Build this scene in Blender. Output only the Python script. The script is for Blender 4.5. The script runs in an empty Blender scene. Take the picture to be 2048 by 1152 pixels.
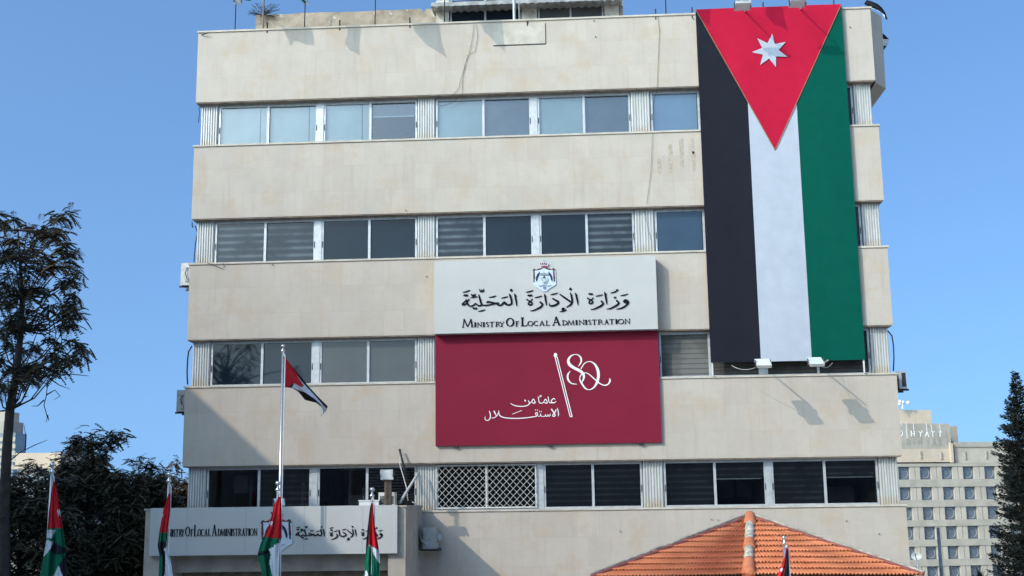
import bpy, math, random
import numpy as np
from mathutils import Vector, Matrix, noise as mnoise
random.seed(7); rng = np.random.default_rng(7)
C = bpy.context.scene.collection
SC = bpy.context.scene
# ------------------------------------------------------------------ camera, sky, sun, exposure
FPX, CAM, PITCH, YAW, ROLL = 2384.45, np.array([11.06, -32.5615, 4.5]), .1835, -.0583, -.0131
_F = np.array([math.sin(YAW)*math.cos(PITCH), math.cos(YAW)*math.cos(PITCH), math.sin(PITCH)])
_r0 = np.array([math.cos(YAW), -math.sin(YAW), 0]); _u0 = np.cross(_r0, _F)
_R = _r0*math.cos(ROLL)+_u0*math.sin(ROLL); _U = -_r0*math.sin(ROLL)+_u0*math.cos(ROLL)
def P(x, y, Y=0.0):
    """point seen at photo pixel (x, y) on the vertical plane y = Y"""
    d = _F+_R*(x-1024)/FPX-_U*(y-576)/FPX
    return CAM+d*(Y-CAM[1])/d[1]
cd = bpy.data.cameras.new('camera'); cam = bpy.data.objects.new('camera', cd); C.objects.link(cam)
cam.matrix_world = Matrix(((_R[0], _U[0], -_F[0], CAM[0]), (_R[1], _U[1], -_F[1], CAM[1]), (_R[2], _U[2], -_F[2], CAM[2]), (0, 0, 0, 1)))
cd.sensor_width = 36; cd.lens = 36*FPX/2048; cd.clip_end = 5000; cd.clip_start = .1
SC.camera = cam
SUN = Vector((-.95, -1, .85)).normalized()
elev = math.asin(SUN.z); azim = math.atan2(SUN.x, SUN.y)
w = bpy.data.worlds.new('World'); SC.world = w; w.use_nodes = True
nt = w.node_tree; bgn = nt.nodes['Background']
sky = nt.nodes.new('ShaderNodeTexSky'); sky.sky_type = 'NISHITA'; sky.sun_disc = False
sky.sun_elevation = elev; sky.sun_rotation = azim; sky.air_density = 1.0; sky.dust_density = 5; sky.ozone_density = 1.6
tc = nt.nodes.new('ShaderNodeTexCoord'); va = nt.nodes.new('ShaderNodeVectorMath'); va.operation = 'ADD'; va.inputs[1].default_value = (0, 0, .22)
vn = nt.nodes.new('ShaderNodeVectorMath'); vn.operation = 'NORMALIZE'; nt.links.new(tc.outputs['Generated'], va.inputs[0]); nt.links.new(va.outputs[0], vn.inputs[0]); nt.links.new(vn.outputs[0], sky.inputs[0])
mu = nt.nodes.new('ShaderNodeMix'); mu.data_type = 'RGBA'; mu.blend_type = 'MULTIPLY'; mu.inputs[0].default_value = 1; mu.inputs[7].default_value = (.86, 1.22, 1.50, 1)
nt.links.new(sky.outputs[0], mu.inputs[6]); nt.links.new(mu.outputs[2], bgn.inputs[0]); bgn.inputs[1].default_value = .15
sd = bpy.data.lights.new('sun', 'SUN'); sd.energy = 2.0; sd.angle = math.radians(.53); sd.color = (1, .91, .78)
sun = bpy.data.objects.new('sun', sd); C.objects.link(sun)
sun.rotation_euler = SUN.to_track_quat('Z', 'Y').to_euler(); sun.location = (-20, -30, 40)
SC.view_settings.view_transform = 'Standard'; SC.view_settings.look = 'None'; SC.view_settings.gamma = 1
SC.view_settings.exposure = .45
SC.cycles.max_bounces = 8; SC.cycles.transparent_max_bounces = 16

# ------------------------------------------------------------------ helpers
def s2l(c): return tuple(((v/255)/12.92 if v <= 10 else ((v/255+.055)/1.055)**2.4) for v in c)
def alb(r, g, b, k=1.2): return tuple(min(.85, v/k) for v in s2l((r, g, b)))
class MB:
    def __init__(s): s.v = []; s.f = []; s.m = []; s.mi = 0
    def add(s, vs, fs):
        o = len(s.v); s.v += [tuple(map(float, p)) for p in vs]; s.f += [tuple(i+o for i in f) for f in fs]; s.m += [s.mi]*len(fs); return s
    def box(s, x0, x1, y0, y1, z0, z1):
        return s.add([(x, y, z) for z in (z0, z1) for y in (y0, y1) for x in (x0, x1)],
            [(0, 2, 3, 1), (4, 5, 7, 6), (0, 1, 5, 4), (2, 6, 7, 3), (0, 4, 6, 2), (1, 3, 7, 5)])
    def obox(s, c, ax, ay, az):
        c, ax, ay, az = map(np.array, (c, ax, ay, az))
        return s.add([c+i*ax+j*ay+k*az for k in (-1, 1) for j in (-1, 1) for i in (-1, 1)],
            [(0, 2, 3, 1), (4, 5, 7, 6), (0, 1, 5, 4), (2, 6, 7, 3), (0, 4, 6, 2), (1, 3, 7, 5)])
    def tube(s, pts, r, n=8, cap=True):
        pts = [np.array(p, float) for p in pts]; rs = r if isinstance(r, (list, tuple)) else [r]*len(pts)
        o = len(s.v); prev = None
        for i, p in enumerate(pts):
            d = pts[min(i+1, len(pts)-1)]-pts[max(i-1, 0)]; d = d/(np.linalg.norm(d)+1e-9)
            if prev is None:
                a = np.cross(d, (0, 0, 1) if abs(d[2]) < .9 else (1, 0, 0))
            else: a = prev-d*(prev@d)
            a = a/(np.linalg.norm(a)+1e-9); prev = a; b = np.cross(d, a)
            for k in range(n):
                t = 2*math.pi*k/n; s.v.append(tuple(p+rs[i]*(a*math.cos(t)+b*math.sin(t))))
        for i in range(len(pts)-1):
            for k in range(n):
                s.f.append((o+i*n+k, o+i*n+(k+1) % n, o+(i+1)*n+(k+1) % n, o+(i+1)*n+k)); s.m.append(s.mi)
        if cap:
            s.f.append(tuple(o+k for k in range(n))[::-1]); s.m.append(s.mi)
            s.f.append(tuple(o+(len(pts)-1)*n+k for k in range(n))); s.m.append(s.mi)
        return s
    def ball(s, c, r, n=10, m=7, sz=1.0):
        pts = []
        for i in range(m+1):
            a = math.pi*i/m
            for k in range(n):
                t = 2*math.pi*k/n; pts.append((c[0]+r*math.sin(a)*math.cos(t), c[1]+r*math.sin(a)*math.sin(t), c[2]+sz*r*math.cos(a)))
        return s.add(pts, [(i*n+k, (i+1)*n+k, (i+1)*n+(k+1) % n, i*n+(k+1) % n) for i in range(m) for k in range(n)])
    def prism(s, poly, y0, y1):
        """poly: (x, z) outline, front at y0, back at y1"""
        n = len(poly); A = sum(poly[i][0]*poly[(i+1) % n][1]-poly[(i+1) % n][0]*poly[i][1] for i in range(n))
        if A < 0: poly = poly[::-1]
        vs = [(x, y0, z) for x, z in poly]+[(x, y1, z) for x, z in poly]
        return s.add(vs, [tuple(range(n)), tuple(range(2*n-1, n-1, -1))]+[(i, n+i, n+(i+1) % n, (i+1) % n) for i in range(n)])
    def plan(s, poly, z0, z1):
        n = len(poly)
        vs = [(x, y, z0) for x, y in poly]+[(x, y, z1) for x, y in poly]
        return s.add(vs, [tuple(range(n))[::-1], tuple(range(n, 2*n))]+[(i, (i+1) % n, n+(i+1) % n, n+i) for i in range(n)])
    def ribbon(s, pts, y0, th, sub=4):
        """calligraphic stroke: (x, z, width) points, standing th proud of plane y0 (towards -y)"""
        pts = np.array(pts, float); q = []
        for i in range(len(pts)-1):
            p0, p1, p2, p3 = pts[max(i-1, 0)], pts[i], pts[i+1], pts[min(i+2, len(pts)-1)]
            for k in range(sub):
                t = k/sub; q.append(.5*((2*p1)+(p2-p0)*t+(2*p0-5*p1+4*p2-p3)*t*t+(3*p1-p0-3*p2+p3)*t**3))
        q.append(pts[-1]); q = np.array(q); o = len(s.v); n = len(q)
        for i in range(n):
            d = q[min(i+1, n-1), :2]-q[max(i-1, 0), :2]; d = d/(np.linalg.norm(d)+1e-9); h = max(q[i, 2], .001)/2
            nx, nz = -d[1]*h, d[0]*h; yf = y0-th-i*.00006-(o % 97)*.00001
            s.v += [(q[i, 0]+nx, yf, q[i, 1]+nz), (q[i, 0]-nx, yf, q[i, 1]-nz), (q[i, 0]-nx, y0+.001, q[i, 1]-nz), (q[i, 0]+nx, y0+.001, q[i, 1]+nz)]
        for i in range(n-1):
            a = o+4*i; b = a+4
            for k in range(4): s.f.append((a+k, a+(k+1) % 4, b+(k+1) % 4, b+k)); s.m.append(s.mi)
        for f in ((o, o+3, o+2, o+1), (o+4*n-4, o+4*n-3, o+4*n-2, o+4*n-1)): s.f.append(f); s.m.append(s.mi)
        return s
    def build(s, name, mats, parent=None, org=None, smooth=False):
        if not isinstance(mats, (list, tuple)): mats = [mats]
        po = Vector((0, 0, 0)); p = parent
        while p is not None: po = po+p.location; p = p.parent
        org = Vector(org) if org is not None else (po if parent is not None else Vector(np.mean(s.v, axis=0)) if s.v else po)
        me = bpy.data.meshes.new(name); ov = (org.x, org.y, org.z)
        me.from_pydata([(a-ov[0], b-ov[1], c-ov[2]) for a, b, c in s.v], [], s.f)
        for m in mats: me.materials.append(m)
        if len(mats) > 1: me.polygons.foreach_set('material_index', s.m)
        if smooth: me.polygons.foreach_set('use_smooth', [True]*len(s.f))
        me.update(); o = bpy.data.objects.new(name, me); C.objects.link(o); o.location = org-po
        if parent is not None: o.parent = parent
        return o
def tag(o, label=None, cat=None, group=None, kind=None):
    if label: o['label'] = label
    if cat: o['category'] = cat
    if group: o['group'] = group
    if kind: o['kind'] = kind
    return o
def thing(name, loc, label, cat, group=None):
    o = bpy.data.objects.new(name, None); C.objects.link(o); o.location = loc; o.empty_display_size = .2
    return tag(o, label, cat, group)

# ------------------------------------------------------------------ materials
class NT:
    def __init__(s, name):
        s.mat = bpy.data.materials.new(name); s.mat.use_nodes = True; s.t = s.mat.node_tree
        s.b = s.t.nodes['Principled BSDF']; s.out = s.t.nodes['Material Output']; s.c = None
    def n(s, t, **k):
        x = s.t.nodes.new('ShaderNode'+t)
        for a, v in k.items():
            if a[0] == 'i' and a[1:].isdigit(): x.inputs[int(a[1:])].default_value = v
            else: setattr(x, a, v)
        return x
    def l(s, a, b): s.t.links.new(a, b)
    def obj(s):
        if s.c is None: s.c = s.n('TexCoord').outputs['Object']
        return s.c
    def noise(s, scale, detail=4, vec=None, rough=.55):
        x = s.n('TexNoise'); x.inputs['Scale'].default_value = scale; x.inputs['Detail'].default_value = detail; x.inputs['Roughness'].default_value = rough
        s.l(vec or s.obj(), x.inputs['Vector']); return x.outputs['Fac']
    def ramp(s, f, a, b, ca=(0, 0, 0, 1), cb=(1, 1, 1, 1)):
        r = s.n('ValToRGB'); e = r.color_ramp.elements; e[0].position = a; e[1].position = b; e[0].color = ca; e[1].color = cb
        s.l(f, r.inputs[0]); return r.outputs[0]
    def mix(s, f, a, b, mode='MIX'):
        m = s.n('Mix', data_type='RGBA', blend_type=mode)
        for v, i in ((f, 0), (a, 6), (b, 7)):
            if hasattr(v, 'links'): s.l(v, m.inputs[i])
            else: m.inputs[i].default_value = v if i == 0 else (*v[:3], 1)
        return m.outputs[2]
    def scl(s, v):
        m = s.n('Mapping'); m.inputs['Scale'].default_value = v; s.l(s.obj(), m.inputs[0]); return m.outputs[0]
    def fin(s, col=None, rough=None, bump=None, bs=.2, bd=.02, metal=0, spec=None):
        if col is not None:
            if hasattr(col, 'links'): s.l(col, s.b.inputs['Base Color'])
            else: s.b.inputs['Base Color'].default_value = (*col[:3], 1)
        if rough is not None:
            if hasattr(rough, 'links'): s.l(rough, s.b.inputs['Roughness'])
            else: s.b.inputs['Roughness'].default_value = rough
        s.b.inputs['Metallic'].default_value = metal
        if spec is not None: s.b.inputs['Specular IOR Level'].default_value = spec
        if bump is not None:
            b = s.n('Bump'); b.inputs['Strength'].default_value = bs; b.inputs['Distance'].default_value = bd
            s.l(bump, b.inputs['Height']); s.l(b.outputs[0], s.b.inputs['Normal'])
        return s.mat
def plain(name, col, rough=.6, var=.12, scale=6, metal=0, bump=0, spec=None):
    t = NT(name); f = t.noise(scale, 5)
    c = t.mix(t.ramp(f, .35, .68), tuple(v*(1-var) for v in col), tuple(min(.9, v*(1+var)) for v in col))
    return t.fin(c, rough, t.noise(scale*6, 4) if bump else None, bump or .1, .01, metal, spec)
def stone(name, base, joint=.75, tint=1.0):
    t = NT(name); sp = t.n('SeparateXYZ'); t.l(t.obj(), sp.inputs[0]); cb = t.n('CombineXYZ')
    t.l(sp.outputs[0], cb.inputs[0]); t.l(sp.outputs[2], cb.inputs[1])
    ad = t.n('VectorMath', operation='ADD'); t.l(cb.outputs[0], ad.inputs[0]); ad.inputs[1].default_value = (0, .005, 0)
    b = t.n('TexBrick'); t.l(ad.outputs[0], b.inputs[0]); b.offset = .5
    b.inputs['Scale'].default_value = 1; b.inputs['Brick Width'].default_value = .585; b.inputs['Row Height'].default_value = .744
    b.inputs['Mortar Size'].default_value = .0035; b.inputs['Mortar Smooth'].default_value = .35; b.inputs['Bias'].default_value = 0
    b.inputs['Color1'].default_value = (*(v*1.03 for v in base), 1); b.inputs['Color2'].default_value = (*(v*.945 for v in base), 1)
    b.inputs['Mortar'].default_value = (*(v*joint for v in base), 1)
    c = b.outputs['Color']
    oi = t.n('ObjectInfo'); vm = t.n('VectorMath', operation='MULTIPLY_ADD'); t.l(oi.outputs['Location'], vm.inputs[0]); vm.inputs[1].default_value = (.7, .3, 5.37); t.l(t.obj(), vm.inputs[2]); t.c = vm.outputs[0]
    # second tile field of warmer slabs
    b2 = t.n('TexBrick'); av = t.n('VectorMath', operation='MULTIPLY_ADD'); t.l(oi.outputs['Location'], av.inputs[0]); av.inputs[1].default_value = (0, 0, 0); t.l(ad.outputs[0], av.inputs[2]); t.l(av.outputs[0], b2.inputs[0]); b2.offset = .5
    for k, v in (('Scale', 1), ('Brick Width', .585), ('Row Height', .744), ('Mortar Size', 0), ('Bias', -.55)): b2.inputs[k].default_value = v
    b2.inputs['Color1'].default_value = (0, 0, 0, 1); b2.inputs['Color2'].default_value = (1, 1, 1, 1)
    wf = t.mix(1, b2.outputs['Color'], t.ramp(t.noise(.9, 3), .42, .62), 'MULTIPLY')
    warm = tuple(v*k for v, k in zip(base, (.99, .90, .77)))
    sc = t.n('Math', operation='MULTIPLY', i1=.75*tint); t.l(wf, sc.inputs[0])
    c = t.mix(sc.outputs[0], c, warm)
    # soft grey weathering, small scuffs, and run-off streaks
    g = t.ramp(t.noise(1.3, 7, rough=.68), .42, .68)
    g2 = t.n('Math', operation='MULTIPLY', i1=.42); t.l(g, g2.inputs[0]); c = t.mix(g2.outputs[0], c, tuple(v*.78 for v in base))
    s1 = t.ramp(t.noise(2.0, 7, t.scl((2.4, 1, .22)), .65), .54, .72); s2 = t.n('Math', operation='MULTIPLY', i1=.5); t.l(s1, s2.inputs[0])
    c = t.mix(s2.outputs[0], c, tuple(v*k for v, k in zip(base, (.80, .73, .64))))
    m1 = t.ramp(t.noise(5.5, 8, rough=.7), .62, .74); m2 = t.n('Math', operation='MULTIPLY', i1=.5); t.l(m1, m2.inputs[0])
    c = t.mix(m2.outputs[0], c, tuple(v*.68 for v in base))
    m3 = t.ramp(t.noise(1.1, 7, rough=.72), .50, .64); m4 = t.n('Math', operation='MULTIPLY', i1=.75*tint); t.l(m3, m4.inputs[0])
    c = t.mix(m4.outputs[0], c, tuple(v*k for v, k in zip(base, (.93, .85, .73))))
    return t.fin(c, .82, t.noise(60, 5), .12, .004)
STONE = (.438, .386, .334)
M = {}
M['stone'] = stone('limestone_cladding', STONE, .80)
M['coping'] = plain('limestone_coping', (.46, .415, .35), .8, .14, 3)
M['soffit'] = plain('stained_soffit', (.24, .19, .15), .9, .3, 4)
M['alu'] = plain('aluminium_frame', (.46, .47, .48), .42, .12, 9, .35)
M['alud'] = plain('dull_aluminium', (.36, .38, .40), .45, .15, 8, .3)
def clad():
    t = NT('white_corrugated_cladding'); sp = t.n('SeparateXYZ'); t.l(t.obj(), sp.inputs[0])
    f = t.noise(2.2, 6, t.scl((6, 1, .6))); c = t.mix(t.ramp(f, .35, .7), (.46, .455, .43), (.58, .58, .56))
    rz = t.ramp(sp.outputs[2], .03, .28, (1, 1, 1, 1), (0, 0, 0, 1)); rn = t.mix(1, rz, t.ramp(t.noise(9, 4, t.scl((3, 1, .5))), .3, .6), 'MULTIPLY')
    c = t.mix(rn, c, (.42, .33, .22)); return t.fin(c, .42, metal=.15)
M['clad'] = clad()
def glass(name, tint=(.86, .92, .95), refl=.10):
    t = NT(name); t.t.nodes.remove(t.b)
    tr = t.n('BsdfTransparent'); tr.inputs[0].default_value = (*tint, 1)
    gl = t.n('BsdfGlossy'); gl.inputs['Roughness'].default_value = .02; gl.inputs[0].default_value = (.95, .97, 1, 1)
    nb = t.n('Bump'); nb.inputs['Strength'].default_value = .05; nb.inputs['Distance'].default_value = .02; t.l(t.noise(1.1, 2), nb.inputs['Height']); t.l(nb.outputs[0], gl.inputs['Normal'])
    fr = t.n('Fresnel'); fr.inputs[0].default_value = 1.5
    ad = t.n('Math', operation='ADD', i1=refl); t.l(fr.outputs[0], ad.inputs[0])
    mx = t.n('MixShader'); t.l(ad.outputs[0], mx.inputs[0]); t.l(tr.outputs[0], mx.inputs[1]); t.l(gl.outputs[0], mx.inputs[2])
    t.l(mx.outputs[0], t.out.inputs[0]); return t.mat
M['glass'] = glass('clear_window_glass')
M['glass_z'] = glass('grey_window_glass', (.72, .74, .76), .0)
M['glass_low'] = glass('low_window_glass', (.62, .64, .65), .03)
def tinted(name, base, refl):
    t = NT(name); nb = t.noise(1.0, 3); c = t.mix(t.ramp(nb, .3, .7), tuple(v*.85 for v in base), tuple(v*1.15 for v in base))
    t.b.inputs['IOR'].default_value = refl; return t.fin(c, .03, t.noise(.9, 2), .04, .02)
M['navy'] = tinted('navy_tinted_glass', (.006, .013, .021), 1.42)
M['bluegl'] = tinted('blue_tinted_glass', (.02, .045, .08), 1.6)
M['greygl'] = tinted('grey_tinted_glass', (.062, .064, .064), 1.5)
def blind(name, a, b, period, sharp=(.35, .65), ax=2):
    t = NT(name); sp = t.n('SeparateXYZ'); t.l(t.obj(), sp.inputs[0]); m = t.n('Math', operation='MULTIPLY', i1=2*math.pi/period); t.l(sp.outputs[ax], m.inputs[0])
    s = t.n('Math', operation='SINE'); t.l(m.outputs[0], s.inputs[0]); h = t.n('Math', operation='MULTIPLY_ADD', i1=.5, i2=.5); t.l(s.outputs[0], h.inputs[0])
    c = t.mix(t.ramp(h.outputs[0], *sharp), a, b); c = t.mix(t.ramp(t.noise(1.4, 3), .4, .7), c, tuple(v*.7 for v in a))
    return t.fin(c, .9)
M['pale'] = plain('pale_roller_blind', (.55, .62, .58), .9, .08, 1.2)
M['paleb'] = plain('blue_roller_blind', (.36, .48, .58), .9, .08, 1.2)
M['grey'] = plain('grey_roller_blind', (.22, .235, .25), .9, .12, 1.3)
M['zebra'] = blind('zebra_blind_cloth', (.12, .12, .118), (.66, .65, .62), .205, (.38, .98))
M['shut'] = blind('grey_roller_shutter', (.075, .076, .073), (.135, .136, .13), .14, (.05, .25))
M['shutd'] = blind('dark_roller_shutter', (.03, .03, .03), (.06, .06, .058), .10, (.1, .4))
M['zebd'] = blind('dark_zebra_blind', (.06, .06, .065), (.14, .135, .14), .16, (.5, .9))
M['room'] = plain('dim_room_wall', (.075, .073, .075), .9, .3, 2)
M['roomlit'] = plain('office_partition', (.16, .15, .14), .9, .2, 1.5)
M['white'] = plain('white_painted_metal', (.62, .64, .65), .5, .06, 5)
M['dark'] = plain('dark_steel', (.03, .03, .034), .5, .2, 8, .3)
M['black'] = plain('black_plastic', (.015, .015, .018), .5, .1, 9)
M['letter'] = plain('black_letter_acrylic', (.008, .008, .011), .6, .05, 6, spec=.05)
M['chrome'] = plain('polished_steel', (.62, .61, .58), .22, .06, 20, .9)
M['signw'] = plain('white_sign_panel', (.43, .425, .405), .45, .035, 1.2)
M['signp'] = plain('grey_white_sign_panel', (.45, .45, .435), .4, .03, 1.2)
M['signr'] = plain('crimson_sign_panel', (.185, .014, .034), .6, .05, .7, spec=.08)
M['inkw'] = plain('white_sign_ink', (.72, .72, .72), .6, .02, 3)
M['acgrey'] = plain('weathered_grey_casing', (.33, .33, .31), .6, .2, 6)
M['acwhite'] = plain('off_white_casing', (.55, .55, .52), .55, .15, 6)
M['conc'] = plain('stained_concrete', (.40, .345, .27), .9, .35, 2.2, bump=.4)
M['peel'] = plain('peeling_plaster', (.48, .44, .38), .9, .35, 3.5, bump=.4)
M['portico'] = plain('portico_render', (.37, .33, .28), .88, .14, 2.5, bump=.15)
M['wood'] = plain('old_post_wood', (.12, .085, .06), .9, .35, 9)
M['cable'] = plain('black_cable', (.012, .012, .013), .6, .1, 9)
M['cablew'] = plain('pale_cable', (.45, .44, .42), .6, .1, 9)
M['galv'] = plain('galvanised_sheet', (.27, .27, .265), .5, .3, 4, .3)
def cloth(name, col, rough=.75): return plain(name, col, rough, .05, 2.5, spec=.06)
M['fr'] = cloth('red_flag_cloth', (.40, .010, .037)); M['fg'] = cloth('green_flag_cloth', (.0004, .070, .049))
M["fk"] = cloth("black_flag_cloth", (.0135, .0145, .022)); M['fw'] = cloth('white_flag_cloth', (.37, .40, .46))
M['sr'] = cloth('red_nylon', (.52, .022, .03), .55); M['sg'] = cloth('green_nylon', (.01, .13, .07), .55)
M['sk'] = cloth('black_nylon', (.02, .02, .025), .55); M['sw'] = cloth('white_nylon', (.62, .64, .67), .55)

# ------------------------------------------------------------------ ground
g = MB(); gy = [-400, 22, 60, 130, 260, 2500]; gz = [0, 0, -12, -30, -34, -34]
g.add([p for y, z in zip(gy, gz) for p in ((-1500, y, z), (1500, y, z))], [(2*k, 2*k+1, 2*k+3, 2*k+2) for k in range(5)])
t_ = NT('bounce_paving'); gc = t_.mix(t_.ramp(t_.noise(.6, 6), .35, .7), (.36, .335, .29), (.46, .43, .38))  # unseen ground given a pale tone to bounce light onto the shaded front
tag(g.build('ground', t_.fin(gc, .9), org=(0, 0, 0)), kind='structure')
g = MB(); g.box(-25, 50, -58, -24, -.5, 2.9)
tag(g.build('street_terrace', plain('bounce_terrace', (.40, .375, .33), .9, .15, 3), org=(0, 0, 0)), 'raised stone street terrace facing the ministry building', 'terrace', kind='structure')  # unseen terrace, kept pale for the same bounced light

# ------------------------------------------------------------------ main office building
W = 19.5; DEEP = 12.0; REC = .25
TOPS = [18.466, 14.969, 11.487, 7.987, 4.501]; BOTS = [16.243, 12.752, 9.261, 5.744, 2.26]
B = thing('office_building', (0, 0, 0), 'five storey pale limestone office building with long window bands, carrying the huge flag', 'building')
for i, (zt, zb) in enumerate(zip(TOPS, BOTS)):
    m = MB(); m.box(0, W, 0, DEEP, zb+.03, zt-.05)
    m.build('stone_band', M['stone'], B, org=(0, 0, zb))
    m = MB(); m.box(-.03, W+.03, -.035, DEEP, zt-.05, zt); m.build('coping', M['coping'], B)
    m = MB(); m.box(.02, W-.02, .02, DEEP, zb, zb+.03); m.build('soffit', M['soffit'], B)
m = MB(); m.box(.3, W-.3, .3, DEEP, 0, BOTS[4]); m.build('ground_storey', M['portico'], B)
# sloped side bay of the roof parapet on the right
m = MB()
ya, yb = .35, 5.0
zt, zb = 18.40, 16.20
m.add([(W+.002, .03, zt), (W+.45, .55, zt), (W+.45, yb, zt), (W+.002, yb, zt), (W+.002, .03, zb+.02), (W+.42, .55, zb), (W+.42, yb, zb), (W+.002, yb, zb-.3)],
      [(0, 1, 2, 3), (7, 6, 5, 4), (0, 4, 5, 1), (1, 5, 6, 2), (2, 6, 7, 3)])
m.build('side_parapet', M['stone'], B)
COLS = [(.10, .60), (6.48, 6.98), (12.63, 13.17), (18.92, 19.41)]
UNITS = [(.62, 3.54), (3.72, 6.46), (7.0, 9.76), (9.94, 12.61), (13.19, 15.93), (16.07, 18.9)]
ROOMZ = list(zip([b for b in BOTS[:4]], [t for t in TOPS[1:]]))     # (ceiling, sill) for floors 5..2
def column(x0, x1, z0, z1):
    m = MB(); n = 7; prof = []; wdt = (x1-x0)/n
    for k in range(n):
        a = x0+k*wdt
        prof += [(a+.0*wdt, REC), (a+.18*wdt, REC-.035), (a+.62*wdt, REC-.035), (a+.8*wdt, REC)]
    prof.append((x1, REC)); k = len(prof)
    vs = [(x, y, z0) for x, y in prof]+[(x, y, z1) for x, y in prof]
    m.add(vs, [(i, i+1, k+i+1, k+i) for i in range(k-1)])
    m.box(x0, x1, REC+.012, REC+.5, z0, z1)
    return m.build('corrugated_panel', M['clad'], B, org=(0, 0, z0))
def window(x0, x1, z0, z1, kinds, floor, split=.5):
    yf = REC+.02; m = MB(); xm = x0+(x1-x0)*split; fw = .055
    m.box(x0, x1, yf, yf+.09, z1-.075, z1); m.box(x0, x1, yf-.01, yf+.09, z0, z0+.05)
    m.box(x0, x0+fw, yf, yf+.09, z0+.05, z1-.075); m.box(x1-fw, x1, yf, yf+.09, z0+.05, z1-.075)
    m.box(xm-.035, xm+.035, yf+.003, yf+.08, z0+.05, z1-.075)
    wd = m.build('window', M['alu'], B)
    for xs in (x0+fw/2, x1-fw/2):
        hb = MB(); hb.box(xs-.012, xs+.012, yf-.012, yf, z0+.42, z0+.60); hb.build('handle', M['black'], wd)
    for k, kd in enumerate(kinds):
        a, b = (x0+fw, xm-.035) if k == 0 else (xm+.035, x1-fw); yp = yf+.03+.025*k
        gm = {'navy': 'navy', 'blue': 'bluegl', 'greyg': 'greygl', 'branch': 'navy'}.get(kd)
        if gm is None: gm = 'glass' if floor == 5 else 'glass_z' if floor == 4 else 'glass_low'
        shut = kd in ('shut', 'shutd')
        p = MB(); p.add([(a, yp, z0+.05), (b, yp, z0+.05), (b, yp, z1-.075), (a, yp, z1-.075)], [(0, 1, 2, 3)])
        if not shut: p.build('pane', M[gm], wd)
        bl = {'pale': ['pale', 0, .0], 'grey': ['grey', 0, 0], 'paleb': ['paleb', 0, 0], 'zebra': ['zebra', 0, 0], 'shut': ['shut', 0, 0], 'shutd': ['shutd', 0, 0],
              'zebd': ['zebd', 0, 0], 'half': ['grey', 0, .30], 'dzhalf': ['zebd', 0, .35], 'palex': ['pale', .24, 0]}.get(kd)
        if bl:
            zz = z0+.05 if bl[2] == 0 else z1-.075-bl[2]*1.2
            bo = -.01 if shut else .10
            q = MB(); q.box(a, b-bl[1], yp+bo, yp+bo+.012, zz, z1-.08)
            if bl[1]: q.box(b-bl[1]+.03, b, yp+.10, yp+.112, zz, z1-.08)
            q.build('blind', [M[bl[0]]], wd, org=(0, 0, z0))
            if bl[2]:
                q = MB(); q.box(a-.0, b-.06, yp+.085, yp+.118, zz-.03, zz); q.build('blind_rail', M['alu'], wd)
        if kd == 'louv':
            q = MB()
            for j in range(14):
                zc = z0+.12+j*.078; q.obox(((a+b)/2, yp+.07, zc), ((b-a)/2, 0, 0), (0, .03, -.018), (0, .002, .003))
            q.build('louvre_blind', M['alud'], wd)
    return wd
KIND = {0: [('palex', 'palex'), ('palex', 'half'), ('pale', 'grey'), ('pale', 'grey'), ('paleb', 'paleb'), ('navy', 'navy')],
        1: [('zebra', 'zebra'), ('navy', 'navy'), ('zebra', 'navy'), ('navy', 'zebra'), ('blue', 'blue'), ('navy', 'navy')],
        2: [('branch', 'branch'), ('greyg', 'greyg'), ('shut', 'shut'), ('shut', 'shut'), ('shut', 'shutd'), ('shutd', 'shutd')],
        3: [('dim', 'zebd'), ('dim', 'louv'), ('dim', 'dim'), ('zebd', 'zebd'), ('zebd', 'dzhalf'), ('zebd', 'dzhalf')]}
for fi, (zc, zs) in enumerate(ROOMZ):
    for x0, x1 in COLS: column(x0, x1, zs, zc)
    for ui, (x0, x1) in enumerate(UNITS): window(x0, x1, zs, zc, KIND[fi][ui], 5-fi)
    for x0, x1 in ((3.541, 3.719), (9.761, 9.939), (15.931, 16.069)):
        m = MB(); m.box(x0, x1, REC+.0, REC+.1, zs, zc); m.build('mullion_panel', M['alu'], B)
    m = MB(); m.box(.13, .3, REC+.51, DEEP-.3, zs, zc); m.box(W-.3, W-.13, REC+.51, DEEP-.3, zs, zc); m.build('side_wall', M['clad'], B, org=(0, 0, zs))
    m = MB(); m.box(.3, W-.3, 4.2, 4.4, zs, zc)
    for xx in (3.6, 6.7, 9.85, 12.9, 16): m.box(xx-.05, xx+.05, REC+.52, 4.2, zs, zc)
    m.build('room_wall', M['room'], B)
# things glimpsed in the lowest rooms
m = MB(); zs = TOPS[4]
for x0, x1, z0, z1, yy in ((1.05, 1.45, .55, 1.05, 1.4), (1.9, 2.05, .2, 1.1, .9), (4.35, 4.9, .0, .45, 1.5), (14.9, 15.3, .25, .75, 2.4), (15.4, 15.8, .25, .75, 2.4), (17.9, 18.6, 0, .5, 2.0)):
    m.box(x0, x1, yy, yy+.05, zs+z0, zs+z1)
m.build('office_furniture', M['roomlit'], B)
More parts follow.
